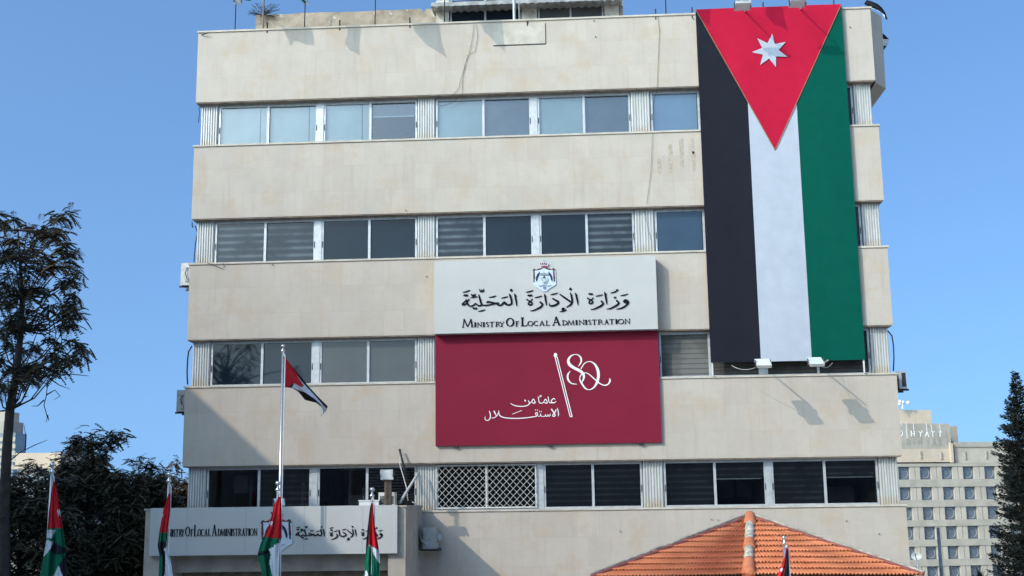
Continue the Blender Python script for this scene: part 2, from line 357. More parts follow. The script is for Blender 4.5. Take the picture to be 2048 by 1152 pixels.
# expanding security grille over the second pair of the lowest row
m = MB(); gx0, gx1, gz0, gz1 = 6.99, 9.74, TOPS[4]+.04, BOTS[3]-.04; yg = REC-.06
m.box(gx0, gx1, yg-.012, yg+.02, gz0, gz0+.03); m.box(gx0, gx1, yg-.012, yg+.02, gz1-.03, gz1)
for x in (gx0, (gx0+gx1)/2, gx1-.03): m.box(x, x+.03, yg-.014, yg+.018, gz0+.03, gz1-.03)
st = .181; n = 10; hgt = gz1-gz0-.06
k = -5
cells = []
for sgn, dy in ((1, 0), (-1, .006)):
    for j in range(-9, 30):
        xa = gx0+j*st*1.02 ; za = gz0+.03
        pts = []
        x_s, x_e = xa, xa+sgn*hgt*.96
        # clip to the frame
        tt = [0, 1]
        for lim, side in ((gx0+.02, 0), (gx1-.02, 1)):
            tl = (lim-x_s)/(x_e-x_s)
            if (sgn > 0) == (side == 0): tt[0] = max(tt[0], tl)
            else: tt[1] = min(tt[1], tl)
        if tt[1]-tt[0] < .03: continue
        p0 = np.array([x_s+(x_e-x_s)*tt[0], yg-.006+dy, za+hgt*tt[0]]); p1 = np.array([x_s+(x_e-x_s)*tt[1], yg-.006+dy, za+hgt*tt[1]])
        m.tube([p0, p1], .0065, 4)
cx = gx0
for i in range(60):
    for j in range(20):
        pass
for a in range(-9, 30):
    for b in range(-9, 40):
        xa = gx0+a*st*1.02; xb = gx0+b*st*1.02; t = (xb-xa)/(2*hgt*.96)
        if 0.02 < t < .98:
            x = xa+hgt*.96*t
            if gx0+.03 < x < gx1-.03: m.ball((x, yg-.012, gz0+.03+hgt*t), .017, 6, 4)
m.build('security_grille', M['acwhite'], B)
# repair slab with open joints near the roof line, stains
a = P(987, 92); b = P(1090, 45)
m = MB(); m.box(a[0], b[0], -.022, 0, a[2]+.02, b[2]-.02); m.build('repair_slab', M['coping'], B)
m = MB(); m.box(a[0]-.01, b[0]+.01, -.006, .0, a[2]-.012, a[2]+.012); m.box(b[0]+.002, b[0]+.026, -.006, .0, a[2]+.012, b[2]-.03); m.build('open_joint', M['dark'], B)
# rough-tooled patches where letters were removed
m = MB(); r_ = random.Random(3)
for px, py, pw, ph in ((1341, 300, 8, 26), (1363, 293, 9, 34), (1385, 292, 6, 34), (1319, 332, 8, 30), (1341, 330, 8, 32), (1364, 324, 8, 30), (1388, 322, 7, 42)):
    a = P(px, py); w_, h_ = pw*.0145/2, ph*.0145/2; pts = []
    for k in range(14):
        an = 2*math.pi*k/14; pts.append((a[0]+w_*max(-1, min(1, 1.5*math.cos(an)))*r_.uniform(.75, 1.1), a[2]+h_*max(-1, min(1, 1.5*math.sin(an)))*r_.uniform(.85, 1.05)))
    m.prism(pts, -.003, .001)
m.build('tooled_patch', plain('tooled_stone', (.37, .315, .25), .9, .2, 12), B)
# little holes, pegs and stubs on the stone
m = MB()
for px, py in ((1188, 42), (1191, 74), (853, 553), (1436, 1040), (1423, 1039), (1693, 1042), (1758, 1068), (1240, 1062), (404, 70), (1386, 38), (1700, 55), (546, 530), (812, 421)):
    a = P(px, py); m.tube([(a[0], .0, a[2]), (a[0], -.045, a[2])], .014, 6)
a = P(405, 71); m.tube([(a[0], -.05, a[2]), (a[0]+.2, -.12, a[2]+.02)], .014, 5)
m.build('wall_peg', M['dark'], B)

# ------------------------------------------------------------------ calligraphy traced as pen strokes (photo zoom coordinates)
ZA = (920, 570, 12.047); ZB = (1090, 570, 11.378); ZC = (960, 770, 12.047); ZD = (930, 690, 6.206)
AR_A = [[(65,178,10),(150,162,28),(240,128,16)],
 [(80,256,12),(110,250,46),(137,262,26),(165,247,46),(200,262,14)],
 [(225,335,20),(190,380,34),(140,385,30),(90,425,30),(58,468,34),(95,482,30),(155,448,26),(175,405,22)],
 [(148,335,14),(165,400,36),(190,462,36),(235,510,34),(300,503,30),(350,470,28),(382,435,18)],
 [(380,440,22),(412,480,30),(470,503,34),(520,480,30)],
 [(450,232,22),(468,300,36),(495,395,40),(522,470,36),(560,488,30),(640,490,30),(720,478,30),(800,455,34),(880,440,34),(942,432,20)],
 [(636,432,14),(665,408,36),(730,412,34),(790,428,34),(870,442,30)],
 [(860,440,28),(925,484,32),(1000,482,32),(1035,440,40),(1075,425,50),(1105,455,50),(1150,480,34),(1215,470,36),(1243,430,38),(1236,350,38),(1208,270,38),(1188,212,20)],
 [(1186,212,16),(1232,275,22)],
 [(1312,208,20),(1335,300,38),(1355,400,36),(1368,510,14)], [(1312,210,16),(1362,275,18)],
 [(1235,92,10),(1235,128,62),(1240,160,22)],
 [(695,298,10),(780,288,26),(868,262,16)], [(990,318,10),(1070,303,26),(1152,278,14)],
 [(472,105,22),(492,158,28),(522,150,26),(525,112,16),(530,152,26),(562,150,28),(572,98,14)],
 [(272,215,20),(292,262,26),(322,256,24),(326,222,14),(332,256,24),(358,252,26),(368,210,14)], [(245,310,10),(330,298,26),(420,282,14)],
 [(300,562,14),(332,560,44),(362,574,28),(392,566,44),(415,580,12)], [(435,635,10),(520,622,26),(610,595,14)],
 [(1590,175,10),(1680,160,28),(1765,130,14)], [(1625,256,12),(1655,250,42),(1685,262,28),(1715,248,44),(1745,262,12)],
 [(1602,342,26),(1650,378,32),(1705,402,28),(1738,442,32),(1702,480,34),(1652,468,32),(1652,432,28),(1692,400,26),(1725,362,22),(1748,328,14)],
 [(1800,305,10),(1890,290,26),(1970,262,14)],
 [(1918,402,30),(1960,438,40),(1985,472,40),(1950,525,38),(1870,572,36),(1780,610,26),(1690,622,8)]]
AR_B = [[(-15,208,18),(5,290,36),(20,380,34),(32,466,14)], [(-15,210,14),(28,262,18)],
 [(125,220,10),(210,206,24),(292,180,12)],
 [(168,302,26),(230,342,34),(300,380,38),(288,425,38),(210,466,36),(130,476,32),(100,458,22),(102,415,8)],
 [(335,212,22),(420,272,36),(500,326,36),(570,376,34),(612,410,28)],
 [(572,178,18),(600,260,36),(616,340,38),(608,410,38),(565,462,32),(480,508,8)], [(572,180,14),(618,240,18)],
 [(580,58,10),(580,93,58),(582,122,22)],
 [(488,562,12),(430,575,26),(392,560,34),(402,535,34),(445,542,36)], [(330,608,10),(420,596,24),(492,566,14)],
 [(686,178,18),(713,260,34),(735,350,34),(752,457,12)], [(686,180,14),(735,240,18)],
 [(985,210,12),(1015,204,38),(1040,216,26),(1065,206,40),(1092,216,12)],
 [(962,292,26),(1005,326,28),(1058,348,28),(1086,386,30),(1050,425,30),(1008,414,30),(1006,376,28),(1046,336,24),(1080,310,20),(1097,283,12)],
 [(1150,256,10),(1235,243,24),(1312,220,12)],
 [(1268,358,28),(1306,395,38),(1320,428,38),(1270,476,36),(1190,517,32),(1120,546,24),(1040,558,8)],
 [(1352,158,18),(1375,250,36),(1395,350,34),(1408,442,12)], [(1352,160,14),(1402,225,18)],
 [(1490,184,10),(1570,166,24),(1640,130,22)], [(1638,98,34),(1642,135,54)],
 [(1585,268,20),(1590,288,56),(1592,308,20)],
 [(1618,346,28),(1660,384,38),(1677,412,38),(1630,462,36),(1550,507,32),(1480,536,24),(1400,550,8)],
 [(1715,244,10),(1800,231,24),(1887,203,12)],
 [(1885,352,22),(1830,345,40),(1796,372,40),(1832,396,38),(1880,376,34)],
 [(1850,345,38),(1888,378,40),(1886,415,40),(1842,466,36),(1762,516,32),(1690,540,24),(1615,548,8)]]
def mapz(strokes, Z, Y):
    out = []
    for s in strokes:
        q = []
        for x, y, w_ in s:
            p = P(Z[0]+x/Z[2], Z[1]+y/Z[2], Y); q.append((p[0], p[2], w_/Z[2]*(Y-CAM[1])/FPX*1.02))
        out.append(q)
    return out
# small stroke alphabet: (points, thick?) in a unit box
def arc(cx, cy, rx, ry, a0, a1, wt, n=10, stress=True):
    r = []
    for i in range(n+1):
        a = math.radians(a0+(a1-a0)*i/n); wv = wt*(.42+.58*abs(math.cos(a))) if stress else wt
        r.append((cx+rx*math.cos(a), cy+ry*math.sin(a), wv))
    return r
TK, TN = .165, .062
GL = {'I': [[(.5,0,TK*1.9),(.5,1,TK*1.9)], [(.1,.02,TN),(.9,.02,TN)], [(.1,.98,TN),(.9,.98,TN)]],
 'M': [[(.08,0,TN),(.2,1,TN*1.2)], [(.18,1,TK*.8),(.5,.05,TK*.7)], [(.5,.05,TN),(.82,1,TN*1.1)], [(.8,1,TK*.85),(.92,0,TK*.85)], [(0,.02,TN*.8),(.18,.02,TN*.8)], [(.82,.02,TN*.8),(1,.02,TN*.8)]],
 'N': [[(.15,0,.085),(.15,1,.085)], [(.12,1,.13),(.88,.02,.13)], [(.87,0,.085),(.87,1,.085)], [(0,.02,TN),(.3,.02,TN)], [(.72,.98,TN),(1,.98,TN)]],
 'S': [[(.86,.80,TN),(.66,.96,TN),(.36,.95,TN*1.3),(.2,.76,TK*.9),(.45,.54,TK*1.05),(.78,.34,TK*1.0),(.74,.1,TK*.7),(.45,.02,TN),(.12,.16,TN)]],
 'T': [[(.5,0,TK),(.5,1,TK)], [(.02,.97,TN),(.98,.97,TN)], [(.03,.97,TN),(.03,.84,TN*.5)], [(.97,.97,TN),(.97,.84,TN*.5)], [(.3,.02,TN),(.7,.02,TN)]],
 'R': [[(.2,0,TK),(.2,1,TK)], [(.2,.96,TN),(.55,.95,TN*1.2),(.72,.76,TK*.9),(.55,.53,TN*1.2),(.2,.5,TN)], [(.45,.5,TK*.8),(.98,.0,TK*.8)], [(.02,.02,TN),(.4,.02,TN)], [(.02,.98,TN),(.3,.98,TN)]],
 'Y': [[(.5,0,TK),(.5,.48,TK)], [(.08,1,TK),(.5,.46,TK)], [(.5,.46,TN),(.92,1,TN)], [(.3,.02,TN),(.7,.02,TN)], [(0,.98,TN),(.24,.98,TN)], [(.78,.98,TN),(1,.98,TN)]],
 'O': [arc(.5, .5, .42, .46, 90, 450, TK*.95, 18)],
 'F': [[(.25,0,TK*1.1),(.25,1,TK*1.1)], [(.02,.97,TN),(.95,.97,TN)], [(.94,.97,TN),(.94,.8,TN*.5)], [(.25,.53,TN),(.75,.53,TN)], [(.02,.02,TN),(.5,.02,TN)]],
 'L': [[(.25,0,TK),(.25,1,TK)], [(.02,.03,TN),(.95,.03,TN)], [(.93,.03,TN),(1,.2,TN*.5)], [(.02,.98,TN),(.5,.98,TN)]],
 'C': [arc(.55, .5, .46, .46, 48, 312, TK*.95, 14)],
 'A': [[(.12,0,TN),(.48,1,TN)], [(.46,1,TK),(.86,0,TK)], [(.25,.33,TN),(.72,.33,TN)], [(0,.02,TN),(.26,.02,TN)], [(.7,.02,TN),(1,.02,TN)]],
 'D': [[(.2,0,TK),(.2,1,TK)], [(.05,.97,TN),(.5,.96,TN*1.1),(.86,.72,TK),(.9,.5,TK),(.86,.28,TK),(.5,.04,TN*1.1),(.05,.03,TN)]]}
EN = []   # (char, photo x0, x1, big)
for c, a, b, k in (('M',45,315,1),('I',345,385,0),('N',410,525,0),('I',552,592,0),('S',618,697,0),('T',710,820,0),('R',850,972,0),('Y',952,1062,0),('O',1108,1302,1),('F',1335,1425,0),('L',1463,1612,2),('O',1622,1762,0),('C',1768,1888,0),('A',1905,2038,0)):
    EN.append((c, 920+a/12.047, 920+b/12.047, k))
for c, a, b, k in (('L',12,100,0),('A',160,352,2),('D',385,508,0),('M',508,668,0),('I',698,732,0),('N',762,895,0),('I',915,952,0),('S',978,1048,0),('T',1068,1172,0),('R',1193,1322,0),('A',1348,1448,0),('T',1458,1572,0),('I',1602,1642,0),('O',1648,1798,0),('N',1808,1938,0)):
    EN.append((c, 1090+a/11.378, 1090+b/11.378, k))
def letters(m, items, zb, hs, y0, th, boost=1.0):
    for c, x0, x1, k in items:
        h = hs[k]
        for s in GL[c]:
            m.ribbon([(x0+(x1-x0)*u, zb+h*v, w_*h*.95*boost) for u, v, w_ in s], y0, th, 3 if len(s) > 2 else 1)
# emblem strokes/polygons in zoom (1040,515, 15.36)
EM_PLATE = [(405,430),(440,385),(520,385),(620,345),(700,300),(640,240),(612,190),(690,150),(735,92),(780,150),(890,200),(840,280),(770,305),(860,375),(1000,345),(1070,390),(1095,440),(1108,800),(1088,850),(935,940),(815,1040),(750,1055),(690,1042),(560,950),(440,880),(408,830)]
EM = [('dk', [(735,305,30),(690,330,36),(600,372,36),(510,388,30),(455,380,34)]), ('dk', [(735,305,30),(790,330,36),(860,362,36),(960,372,30),(1020,358,36)]),
 ('dk', [(400,425,30),(440,375,46),(475,385,30)]), ('dk', [(1000,355,40),(1040,365,56),(1072,405,26)]),
 ('dk', [(432,410,40),(432,520,44),(434,640,56),(430,690,34),(432,765,44)]), ('dk', [(1036,400,40),(1040,520,44),(1052,640,56),(1050,690,34),(1056,745,44)]),
 ('rd', [(620,320,10),(560,360,12),(480,402,12)]), ('rd', [(845,320,10),(920,352,12),(1010,392,12)]), ('rd', [(412,470,10),(412,640,8)]), ('rd', [(1062,470,10),(1066,640,8)]),
 ('rd', [(650,290,26),(740,272,34),(840,285,26)]), ('dk', [(628,180,26),(648,235,22)]), ('dr', [(690,165,30),(700,225,24)]), ('dr', [(762,165,30),(752,225,24)]), ('dk', [(822,180,26),(808,235,22)]), ('gy', [(885,205,16),(860,260,16)]), ('pk', [(655,180,18),(672,235,18)]), ('pk', [(728,150,26),(728,230,22)]), ('pk', [(792,170,20),(782,235,18)]), ('gy', [(735,90,30),(735,130,24)]),
 ('gy', [(600,515,50),(670,525,72),(745,525,60),(820,530,72),(885,520,50)]), ('nv', [(606,458,16),(560,530,56),(522,620,56),(508,690,44),(516,748,8)]), ('nv', [(868,448,16),(920,520,56),(962,620,56),(976,690,44),(974,735,8)]),
 ('dk', [(728,462,22),(755,490,14)]), ('gd', [(745,568,8),(745,605,50),(745,632,100),(745,645,100)]), ('gy', [(640,625,14),(690,720,16),(740,805,18)]), ('gy', [(850,620,14),(855,720,18),(800,800,18),(740,812,16)]), ('lg', [(700,690,70),(745,700,110),(745,770,60)]),
 ('gy', [(565,865,10),(640,885,18),(700,858,16),(750,848,16),(800,862,16),(860,882,18),(955,848,10)]), ('gy', arc(750, 932, 34, 34, 0, 360, 26, 10, False))]
EC = dict(dk=M['dark'], rd=cloth('emblem_red', (.45, .03, .06)), dr=cloth('emblem_dark_red', (.15, .01, .02)), pk=cloth('emblem_pink', (.6, .36, .42)), gy=cloth('emblem_grey', (.22, .26, .30)), nv=cloth('emblem_navy', (.02, .035, .07)), gd=cloth('emblem_slate', (.05, .07, .09)), lg=cloth('emblem_pale', (.44, .48, .52)))
EKEYS = list(EC)
M['emplate'] = plain('emblem_plate', (.50, .57, .66), .4, .04, 3)
def emblem(parent, fn, y0):
    """fn maps zoom (x, y) to (x, z) on the sign and gives the scale"""
    m = MB(); m.prism([fn(x, y)[:2] for x, y in EM_PLATE], y0-.028, y0); pl = m.build('emblem', M['emplate'], parent)
    m = MB()
    for i, (k, s) in enumerate(EM):
        m.mi = EKEYS.index(k); m.ribbon([(*fn(x, y)[:2], w_*fn(x, y)[2]) for x, y, w_ in s], y0-.028-i*.0006, .004)
    m.build('emblem_drawing', [EC[k] for k in EKEYS], pl)

# white sign
DW = .40
a = P(868.5, 520, -DW); b = P(1312, 513.5, -DW); c_ = P(1315, 659.5, -DW)
sx0, sx1, sz0, sz1 = a[0], (b[0]+c_[0])/2, (P(870, 666, -DW)[2]+c_[2])/2, (a[2]+b[2])/2
S1 = thing('wall_sign', (sx0, -DW, sz0), 'white wall sign with crest and raised black bilingual lettering, above the crimson panel', 'sign')
m = MB(); m.box(sx0, sx1, -DW, -.001, sz0, sz1); m.build('panel', M['signw'], S1)
m = MB()
for px in (930, 1036, 1141, 1247):
    x = P(px, 590, -DW)[0]; m.box(x-.004, x+.004, -DW-.0015, -DW, sz0+.02, sz1-.02)
m.box(sx0, sx1, -DW-.006, -DW, sz0, sz0+.022); m.build('seam', plain('sign_seam', (.42, .44, .45), .5, .05, 4), S1)
arA = mapz(AR_A, ZA, -DW)+mapz(AR_B, ZB, -DW)
def words(strokes, x_of, fn, parent, y0, th):
    for lo, hi in ((-1e9, 1050), (1050, 1168), (1168, 1e9)):
        m = MB()
        for s in strokes:
            if lo <= x_of(np.mean([p[0] for p in s])) < hi: m.ribbon([fn(p) for p in s], y0, th)
        m.build('arabic_word', M['letter'], parent)
photo_x = lambda x: 1024+FPX*((np.array([x, -DW, 10.2])-CAM)@_R)/((np.array([x, -DW, 10.2])-CAM)@_F)
words(arA, photo_x, lambda p: (p[0], p[1], p[2]*1.15), S1, -DW, .022)
zb1 = P(935, 654.6, -DW)[2]
en1 = [(c, P(x0, 640, -DW)[0], P(x1, 640, -DW)[0], k) for c, x0, x1, k in EN]
pxm = (32.56-DW)/FPX
m = MB(); letters(m, en1, zb1, (9.9*pxm, 17.2*pxm, 17.6*pxm), -DW, .022, 1.22); m.build('english_lettering', M['letter'], S1)
def em1(x, y):
    p = P(1040+x/15.36, 515+y/15.36, -DW); return p[0], p[2], pxm/15.36
emblem(S1, em1, -DW)
# crimson sign
DR = .11
S2 = thing('wall_sign', (sx0, -DR, 6.2), 'large crimson wall panel with white flagpole drawing and number 80, below the white sign', 'sign')
a = P(871, 891.5, -DR); b = P(1323.5, 885, -DR)
m = MB(); m.box(a[0], b[0], -DR, -.001, (a[2]+b[2])/2, sz0+.03); m.build('panel', M['signr'], S2)
pxr = (32.56-DR)/FPX
AR_C = [[(1812,350,22),(1775,328,24),(1738,352,26),(1718,388,30),(1738,424,26),(1790,426,28),(1842,392,8)], [(1738,424,26),(1690,430,22),(1660,402,24),(1650,340,24),(1638,276,16)],
 [(1625,432,24),(1604,372,26),(1570,345,26),(1545,392,22),(1510,432,22),(1450,436,22),(1422,402,24),(1412,340,24),(1400,276,16)], [(1545,415,20),(1590,436,26),(1628,432,20)],
 [(1430,292,18),(1482,272,20)], [(1435,265,18),(1482,248,18)],
 [(1332,432,24),(1312,372,26),(1280,342,26),(1252,392,24),(1212,432,24),(1180,442,24)], [(1250,420,20),(1296,438,26),(1334,432,20)],
 [(1160,366,14),(1186,418,26),(1180,464,26),(1120,500,28),(1000,516,28),(880,505,26),(790,475,22),(728,438,10)], [(1078,352,14),(1090,378,44),(1100,402,14)],
 [(1862,552,16),(1885,640,26),(1890,720,24),(1880,757,12)], [(1716,576,34),(1768,650,32),(1812,730,28),(1775,756,28),(1748,732,24),(1798,672,26),(1836,590,34)],
 [(1688,688,14),(1688,735,22),(1655,752,20),(1640,706,12),(1628,748,20),(1592,755,20),(1580,706,12),(1566,750,20),(1500,757,20),(1470,745,18),(1462,688,14),(1450,745,18),(1400,757,18)],
 [(1425,640,34),(1440,640,34)], [(1468,640,34),(1482,640,34)], [(1330,602,34),(1345,602,34)], [(1374,606,34),(1388,606,34)],
 [(1336,716,18),(1345,672,24),(1374,668,24),(1388,700,24),(1366,728,22),(1338,716,18)],
 [(1388,700,22),(1378,742,22),(1330,760,24),(1250,772,24),(1100,792,26),(900,805,28),(700,800,28),(560,780,28),(485,742,26),(455,672,24),(450,612,14)],
 [(775,705,16),(1010,612,16)], [(335,622,34),(368,690,30),(392,742,20)], [(455,640,18),(430,705,20),(380,768,22),(325,794,22),(270,796,10)],
 [(222,622,22),(248,700,28),(246,790,28),(212,840,26),(160,852,24),(120,822,20),(130,742,8)]]
LOGO = [[(1118,150,13),(1306,893,13)], [(1143,148,13),(1330,890,13)], [(1302,888,12),(1332,888,12)],
 [(1123,100,26),(1123,127,56),(1123,154,26)],
 [(1408,265,9),(1440,212,22),(1438,160,24),(1404,124,14),(1360,118,10),(1312,140,22),(1282,190,36),(1300,245,46),(1360,288,42),(1425,320,42),(1468,362,40),(1474,410,28),(1452,462,10)],
 [(1424,430,12),(1432,382,14),(1468,352,11),(1512,348,11),(1562,382,15),(1650,460,17),(1718,498,15),(1772,490,17),(1800,445,24),(1793,412,8)],
 [(1307,322,6),(1276,370,24),(1280,430,26),(1322,476,17),(1392,487,8)],
 [(1440,297,14),(1480,232,13),(1542,205,11),(1602,230,22),(1645,300,40),(1656,380,42),(1640,460,36),(1600,526,22),(1542,555,11),(1490,535,22),(1446,472,26),(1424,425,16)]]
m = MB()
for s in mapz(LOGO, ZD, -DR)+mapz(AR_C, ZC, -DR): m.ribbon([(x, z, w_*.80) for x, z, w_ in s], -DR, .006)
m.build('white_lettering', M['inkw'], S2)
m = MB()
for px, py in ((913, 891), (1100, 888.5), (1283, 885.5)):
    m = MB(); p = P(px, py, -.06); m.box(p[0]-.06, p[0]+.06, -.10, 0, p[2]-.06, p[2]+.02); m.build('bracket', M['black'], S2)

# ------------------------------------------------------------------ giant flag on the facade
DF = .15
q = lambda x, y: P(x, y, -DF)
tl, tr, bl, br = q(1391.5, 19.5), q(1685.5, 7), q(1421, 724.5), q(1728, 720)
fx0, fx1 = (tl[0]+bl[0])/2, (tr[0]+br[0])/2; fz1 = (tl[2]+tr[2])/2; fz0 = (bl[2]+br[2])/2
FL = thing('hanging_flag', (fx0, -DF, fz0), 'huge vertical Jordanian flag banner hung over the right end of the facade', 'flag')
xa = (q(1497, 215)[0]+q(1521, 722)[0])/2; xb = (q(1595, 205)[0]+q(1622, 720)[0])/2
ap = q(1550, 300); apx, apz = ap[0], ap[2]
def sheet(name, mat, inside, y, x0, x1, z0, z1):
    pass
def clothpoly(poly, y, name, mat, nx=14, nz=60):
    """a cloth strip bounded left/right by functions of z, with soft ripples"""
    xl, xr, z0, z1 = poly; m = MB(); vs = []
    for j in range(nz+1):
        z = z0+(z1-z0)*j/nz; a, b = xl(z), xr(z)
        for i in range(nx+1):
            x = a+(b-a)*i/nx
            rip = .008*math.sin(x*3.1+z*.35)+.012*mnoise.noise((x*1.3, z*.4, 1.7))+.004*mnoise.noise((x*5, z*1.1, 4))
            vs.append((x, y+rip, z))
    n = nx+1; m.add(vs, [(j*n+i, j*n+i+1, (j+1)*n+i+1, (j+1)*n+i) for j in range(nz) for i in range(nx)])
    return m.build(name, mat, FL, smooth=True)
eL = lambda z: fx0+(apx-fx0)*(fz1-z)/(fz1-apz); eR = lambda z: fx1+(apx-fx1)*(fz1-z)/(fz1-apz)
zA_ = fz1-(fz1-apz)*(xa-fx0)/(apx-fx0); zB_ = fz1-(fz1-apz)*(fx1-xb)/(fx1-apx)
clothpoly((lambda z: fx0, lambda z: min(xa, eL(z)) if z > zA_ else xa, fz0, fz1-.001), -DF, 'black_stripe', M['fk'])
clothpoly((lambda z: xb if z < zB_ else max(xb, eR(z)), lambda z: fx1, fz0, fz1-.001), -DF, 'green_stripe', M['fg'])
m = MB(); vs = []; nz = 70
for side in (0, 1):
    m = MB(); vs = []
    for j in range(nz+1):
        z = fz0+(max(zA_, zB_)-fz0)*j/nz
        if side == 0: a, b = xa, (apx if z < apz else min(max(eL(z), xa), apx))
        else: a, b = (apx if z < apz else max(min(eR(z), xb), apx)), xb
        for i in range(7):
            x = a+(b-a)*i/6; vs.append((x, -DF+.008*math.sin(x*3.1+z*.35)+.012*mnoise.noise((x*1.3, z*.4, 1.7))+.004*mnoise.noise((x*5, z*1.1, 4)), z))
    m.add(vs, [(j*7+i, j*7+i+1, (j+1)*7+i+1, (j+1)*7+i) for j in range(nz) for i in range(6)])
    m.build('white_stripe', M['fw'], FL, smooth=True)
clothpoly((eL, eR, apz+.001, fz1), -DF-.002, 'red_triangle', M['fr'], 24, 60)
sc_ = q(1540, 102); R1 = q(1576, 102)[0]-sc_[0]; m = MB()
star = []
for k in range(14):
    a = math.radians(80+k*360/14); r = R1*(1.02 if k % 2 == 0 else .47); star.append((sc_[0]+r*math.cos(a), sc_[2]+r*math.sin(a)))
m.prism(star, -DF-.026, -DF-.018); m.build('star', M['fw'], FL)
m = MB(); m.box(fx0, fx1, -DF+.025, -DF+.065, fz1-.06, fz1-.01); m.box(fx0+.02, fx0+.06, -DF+.03, -DF+.06, fz0-.35, fz1-.06); m.box(fx1-.06, fx1-.02, -DF+.03, -DF+.06, fz0-.35, fz1-.06); m.box(fx0+.06, fx1-.06, -DF+.03, -DF+.06, fz0+.02, fz0+.06)
m.build('banner_frame', M['acwhite'], FL)
m = MB()
for s in (0, 1):
    pts = [((eL if s == 0 else eR)(z), z, .022) for z in np.linspace(apz+.02, fz1-.02, 12)]
    m.ribbon(pts, -DF-.012, .008)
m.build('seam', plain('seam_thread', (.30, .10, .06), .8, .1, 6), FL)

# ------------------------------------------------------------------ floodlights
def lamp_body(L, c, tilt, w_=.42, h_=.34, d_=.07, yaw=0):
    """c centre, tilt from facing down (0) to facing forwards"""
    ct, st_ = math.cos(tilt), math.sin(tilt); cy, sy = math.cos(yaw), math.sin(yaw)
    X = np.array([cy, sy, 0]); N = np.array([sy*st_, -cy*st_, -ct]); Zv = np.cross(X, N)
    m = MB(); m.obox(c, X*w_/2, Zv*h_/2, N*d_/2); 
    for k in range(-4, 5): m.obox(np.array(c)-N*(d_/2+.02), X*.0, Zv*.0, N*.0) if False else m.obox(np.array(c)-N*(d_/2+.015)+X*k*w_*.1, X*.006, Zv*h_*.42, N*.015)
    m.build('housing', M['acgrey'], L)
    m = MB(); m.obox(np.array(c)+N*(d_/2+.004), X*w_*.5, Zv*h_*.5, N*.004); m.build('rim', M['white'], L)
    m = MB(); m.obox(np.array(c)+N*(d_/2+.010), X*w_*.40, Zv*h_*.38, N*.003); m.build('glass_face', plain('lamp_glass', (.66, .69, .70), .15, .05, 4), L)
    m = MB()
    for s in (-1, 1): m.obox(np.array(c)+X*s*(w_/2+.012), X*.004, Zv*.05, N*.10)
    m.obox(np.array(c)-N*.10, X*(w_/2+.016), Zv*.02, N*.004); m.build('bracket', M['dark'], L)
def floodlight(px, py, t, root, tilt, label, group=None, yaw=0, wire=0, size=(.42, .34)):
    c = P(px, py, -t); L = thing('floodlight', tuple(root), label, 'floodlight', group)
    m = MB(); m.tube([root, (root[0], -t+.12, c[2]+.05)], .022, 6); m.build('arm', M['alud'], L)
    lamp_body(L, c, tilt, *size, yaw=yaw)
    if wire:
        e = c+np.array([-.10*wire*0-.12*wire, .25, -.02]); f = e+np.array([-.55*wire, .9, .12])
        m = MB(); w0 = c+np.array([-.1*wire, .1, -.05]); w1 = (e+f)/2+np.array([0, 0, -.22]); m.tube([(1-q_)**2*w0+2*q_*(1-q_)*w1+q_*q_*f for q_ in np.linspace(0, 1, 10)], .007, 5); m.build('wire', M['cablew'], L)
    return L
p = P(1528, 740, 0); floodlight(1526, 727, 1.4, (p[0], .0, 8.20), 2.70, 'floodlight on an arm below the white stripe of the huge flag, nearer the black stripe', wire=1, size=(.37, .52))
m = P(1637, 738, 0); floodlight(1631, 724, 1.4, (m[0], .0, 8.20), 2.70, 'floodlight on an arm below the huge flag, at the seam of white and green stripes', wire=-1, size=(.37, .52))
p = P(1487, 25, .1); floodlight(1485, 11, 1.3, (p[0], .1, 18.46), .25, 'floodlight over the top edge of the huge flag, the one above the white star side')
p = P(1597, 20, .1); floodlight(1595, 5, 1.3, (p[0], .1, 18.46), .25, 'floodlight over the top edge of the huge flag, the one nearer the roof corner')

# ------------------------------------------------------------------ entrance portico
YP = -2.95
pl_, pr_ = P(290, 1060, YP)[0], 6.64; pt = P(600, 1009, YP-.15)[2]-.10
ox0, ox1 = P(341, 1130, YP)[0], P(776, 1130, YP)[0]; zs0 = P(550, 1110, YP-.16)[2]
PO = thing('entrance_portico', (3, YP, 0), 'rendered concrete entrance portico with flat roof in front of the office building', 'portico')
m = MB(); m.box(pl_, pr_, YP, 0, zs0-.02, pt); m.box(pl_, ox0, YP, 0, 0, zs0-.02); m.box(ox1, pr_, YP, 0, 0, zs0-.02); m.build('body', M['portico'], PO)
zb2 = P(550, 1143, YP+.4)[2]
m = MB(); m.box(ox0, ox1, YP+.4, YP+.8, zb2, zs0-.02); m.build('beam', M['portico'], PO)
m = MB(); m.box(ox0, ox1, YP+.9, YP+1.0, 0, zb2+.2); m.build('doorway_shade_sheet', M['soffit'], PO)  # dark sheet whose colour stands in for shade in the opening
m = MB(); m.box(pl_-.03, pr_+.03, YP-.03, 0, pt, pt+.05); m.build('roof_edge', M['portico'], PO)
YS = YP-.16
a = P(301.5, 1018, YS); b = P(795, 1008.5, YS); c_ = P(793.5, 1106, YS); d_ = P(300, 1112.5, YS)
ax0, ax1, az0, az1 = a[0], (b[0]+c_[0])/2, (c_[2]+d_[2])/2, (a[2]+b[2])/2
S3 = thing('wall_sign', (ax0, YS, az0), 'long pale sign board across the front of the entrance portico, partly behind drooping flags', 'sign')
m = MB(); m.box(ax0, ax1, YS, YP-.031, az0, az1); m.build('panel', M['signp'], S3)
m = MB()
for px in (374, 491, 608, 725):
    x = P(px, 1060, YS)[0]; m.box(x-.005, x+.005, YS-.0015, YS, az0+.02, az1-.02)
m.build('seam', plain('board_seam', (.30, .33, .36), .5, .05, 4), S3)
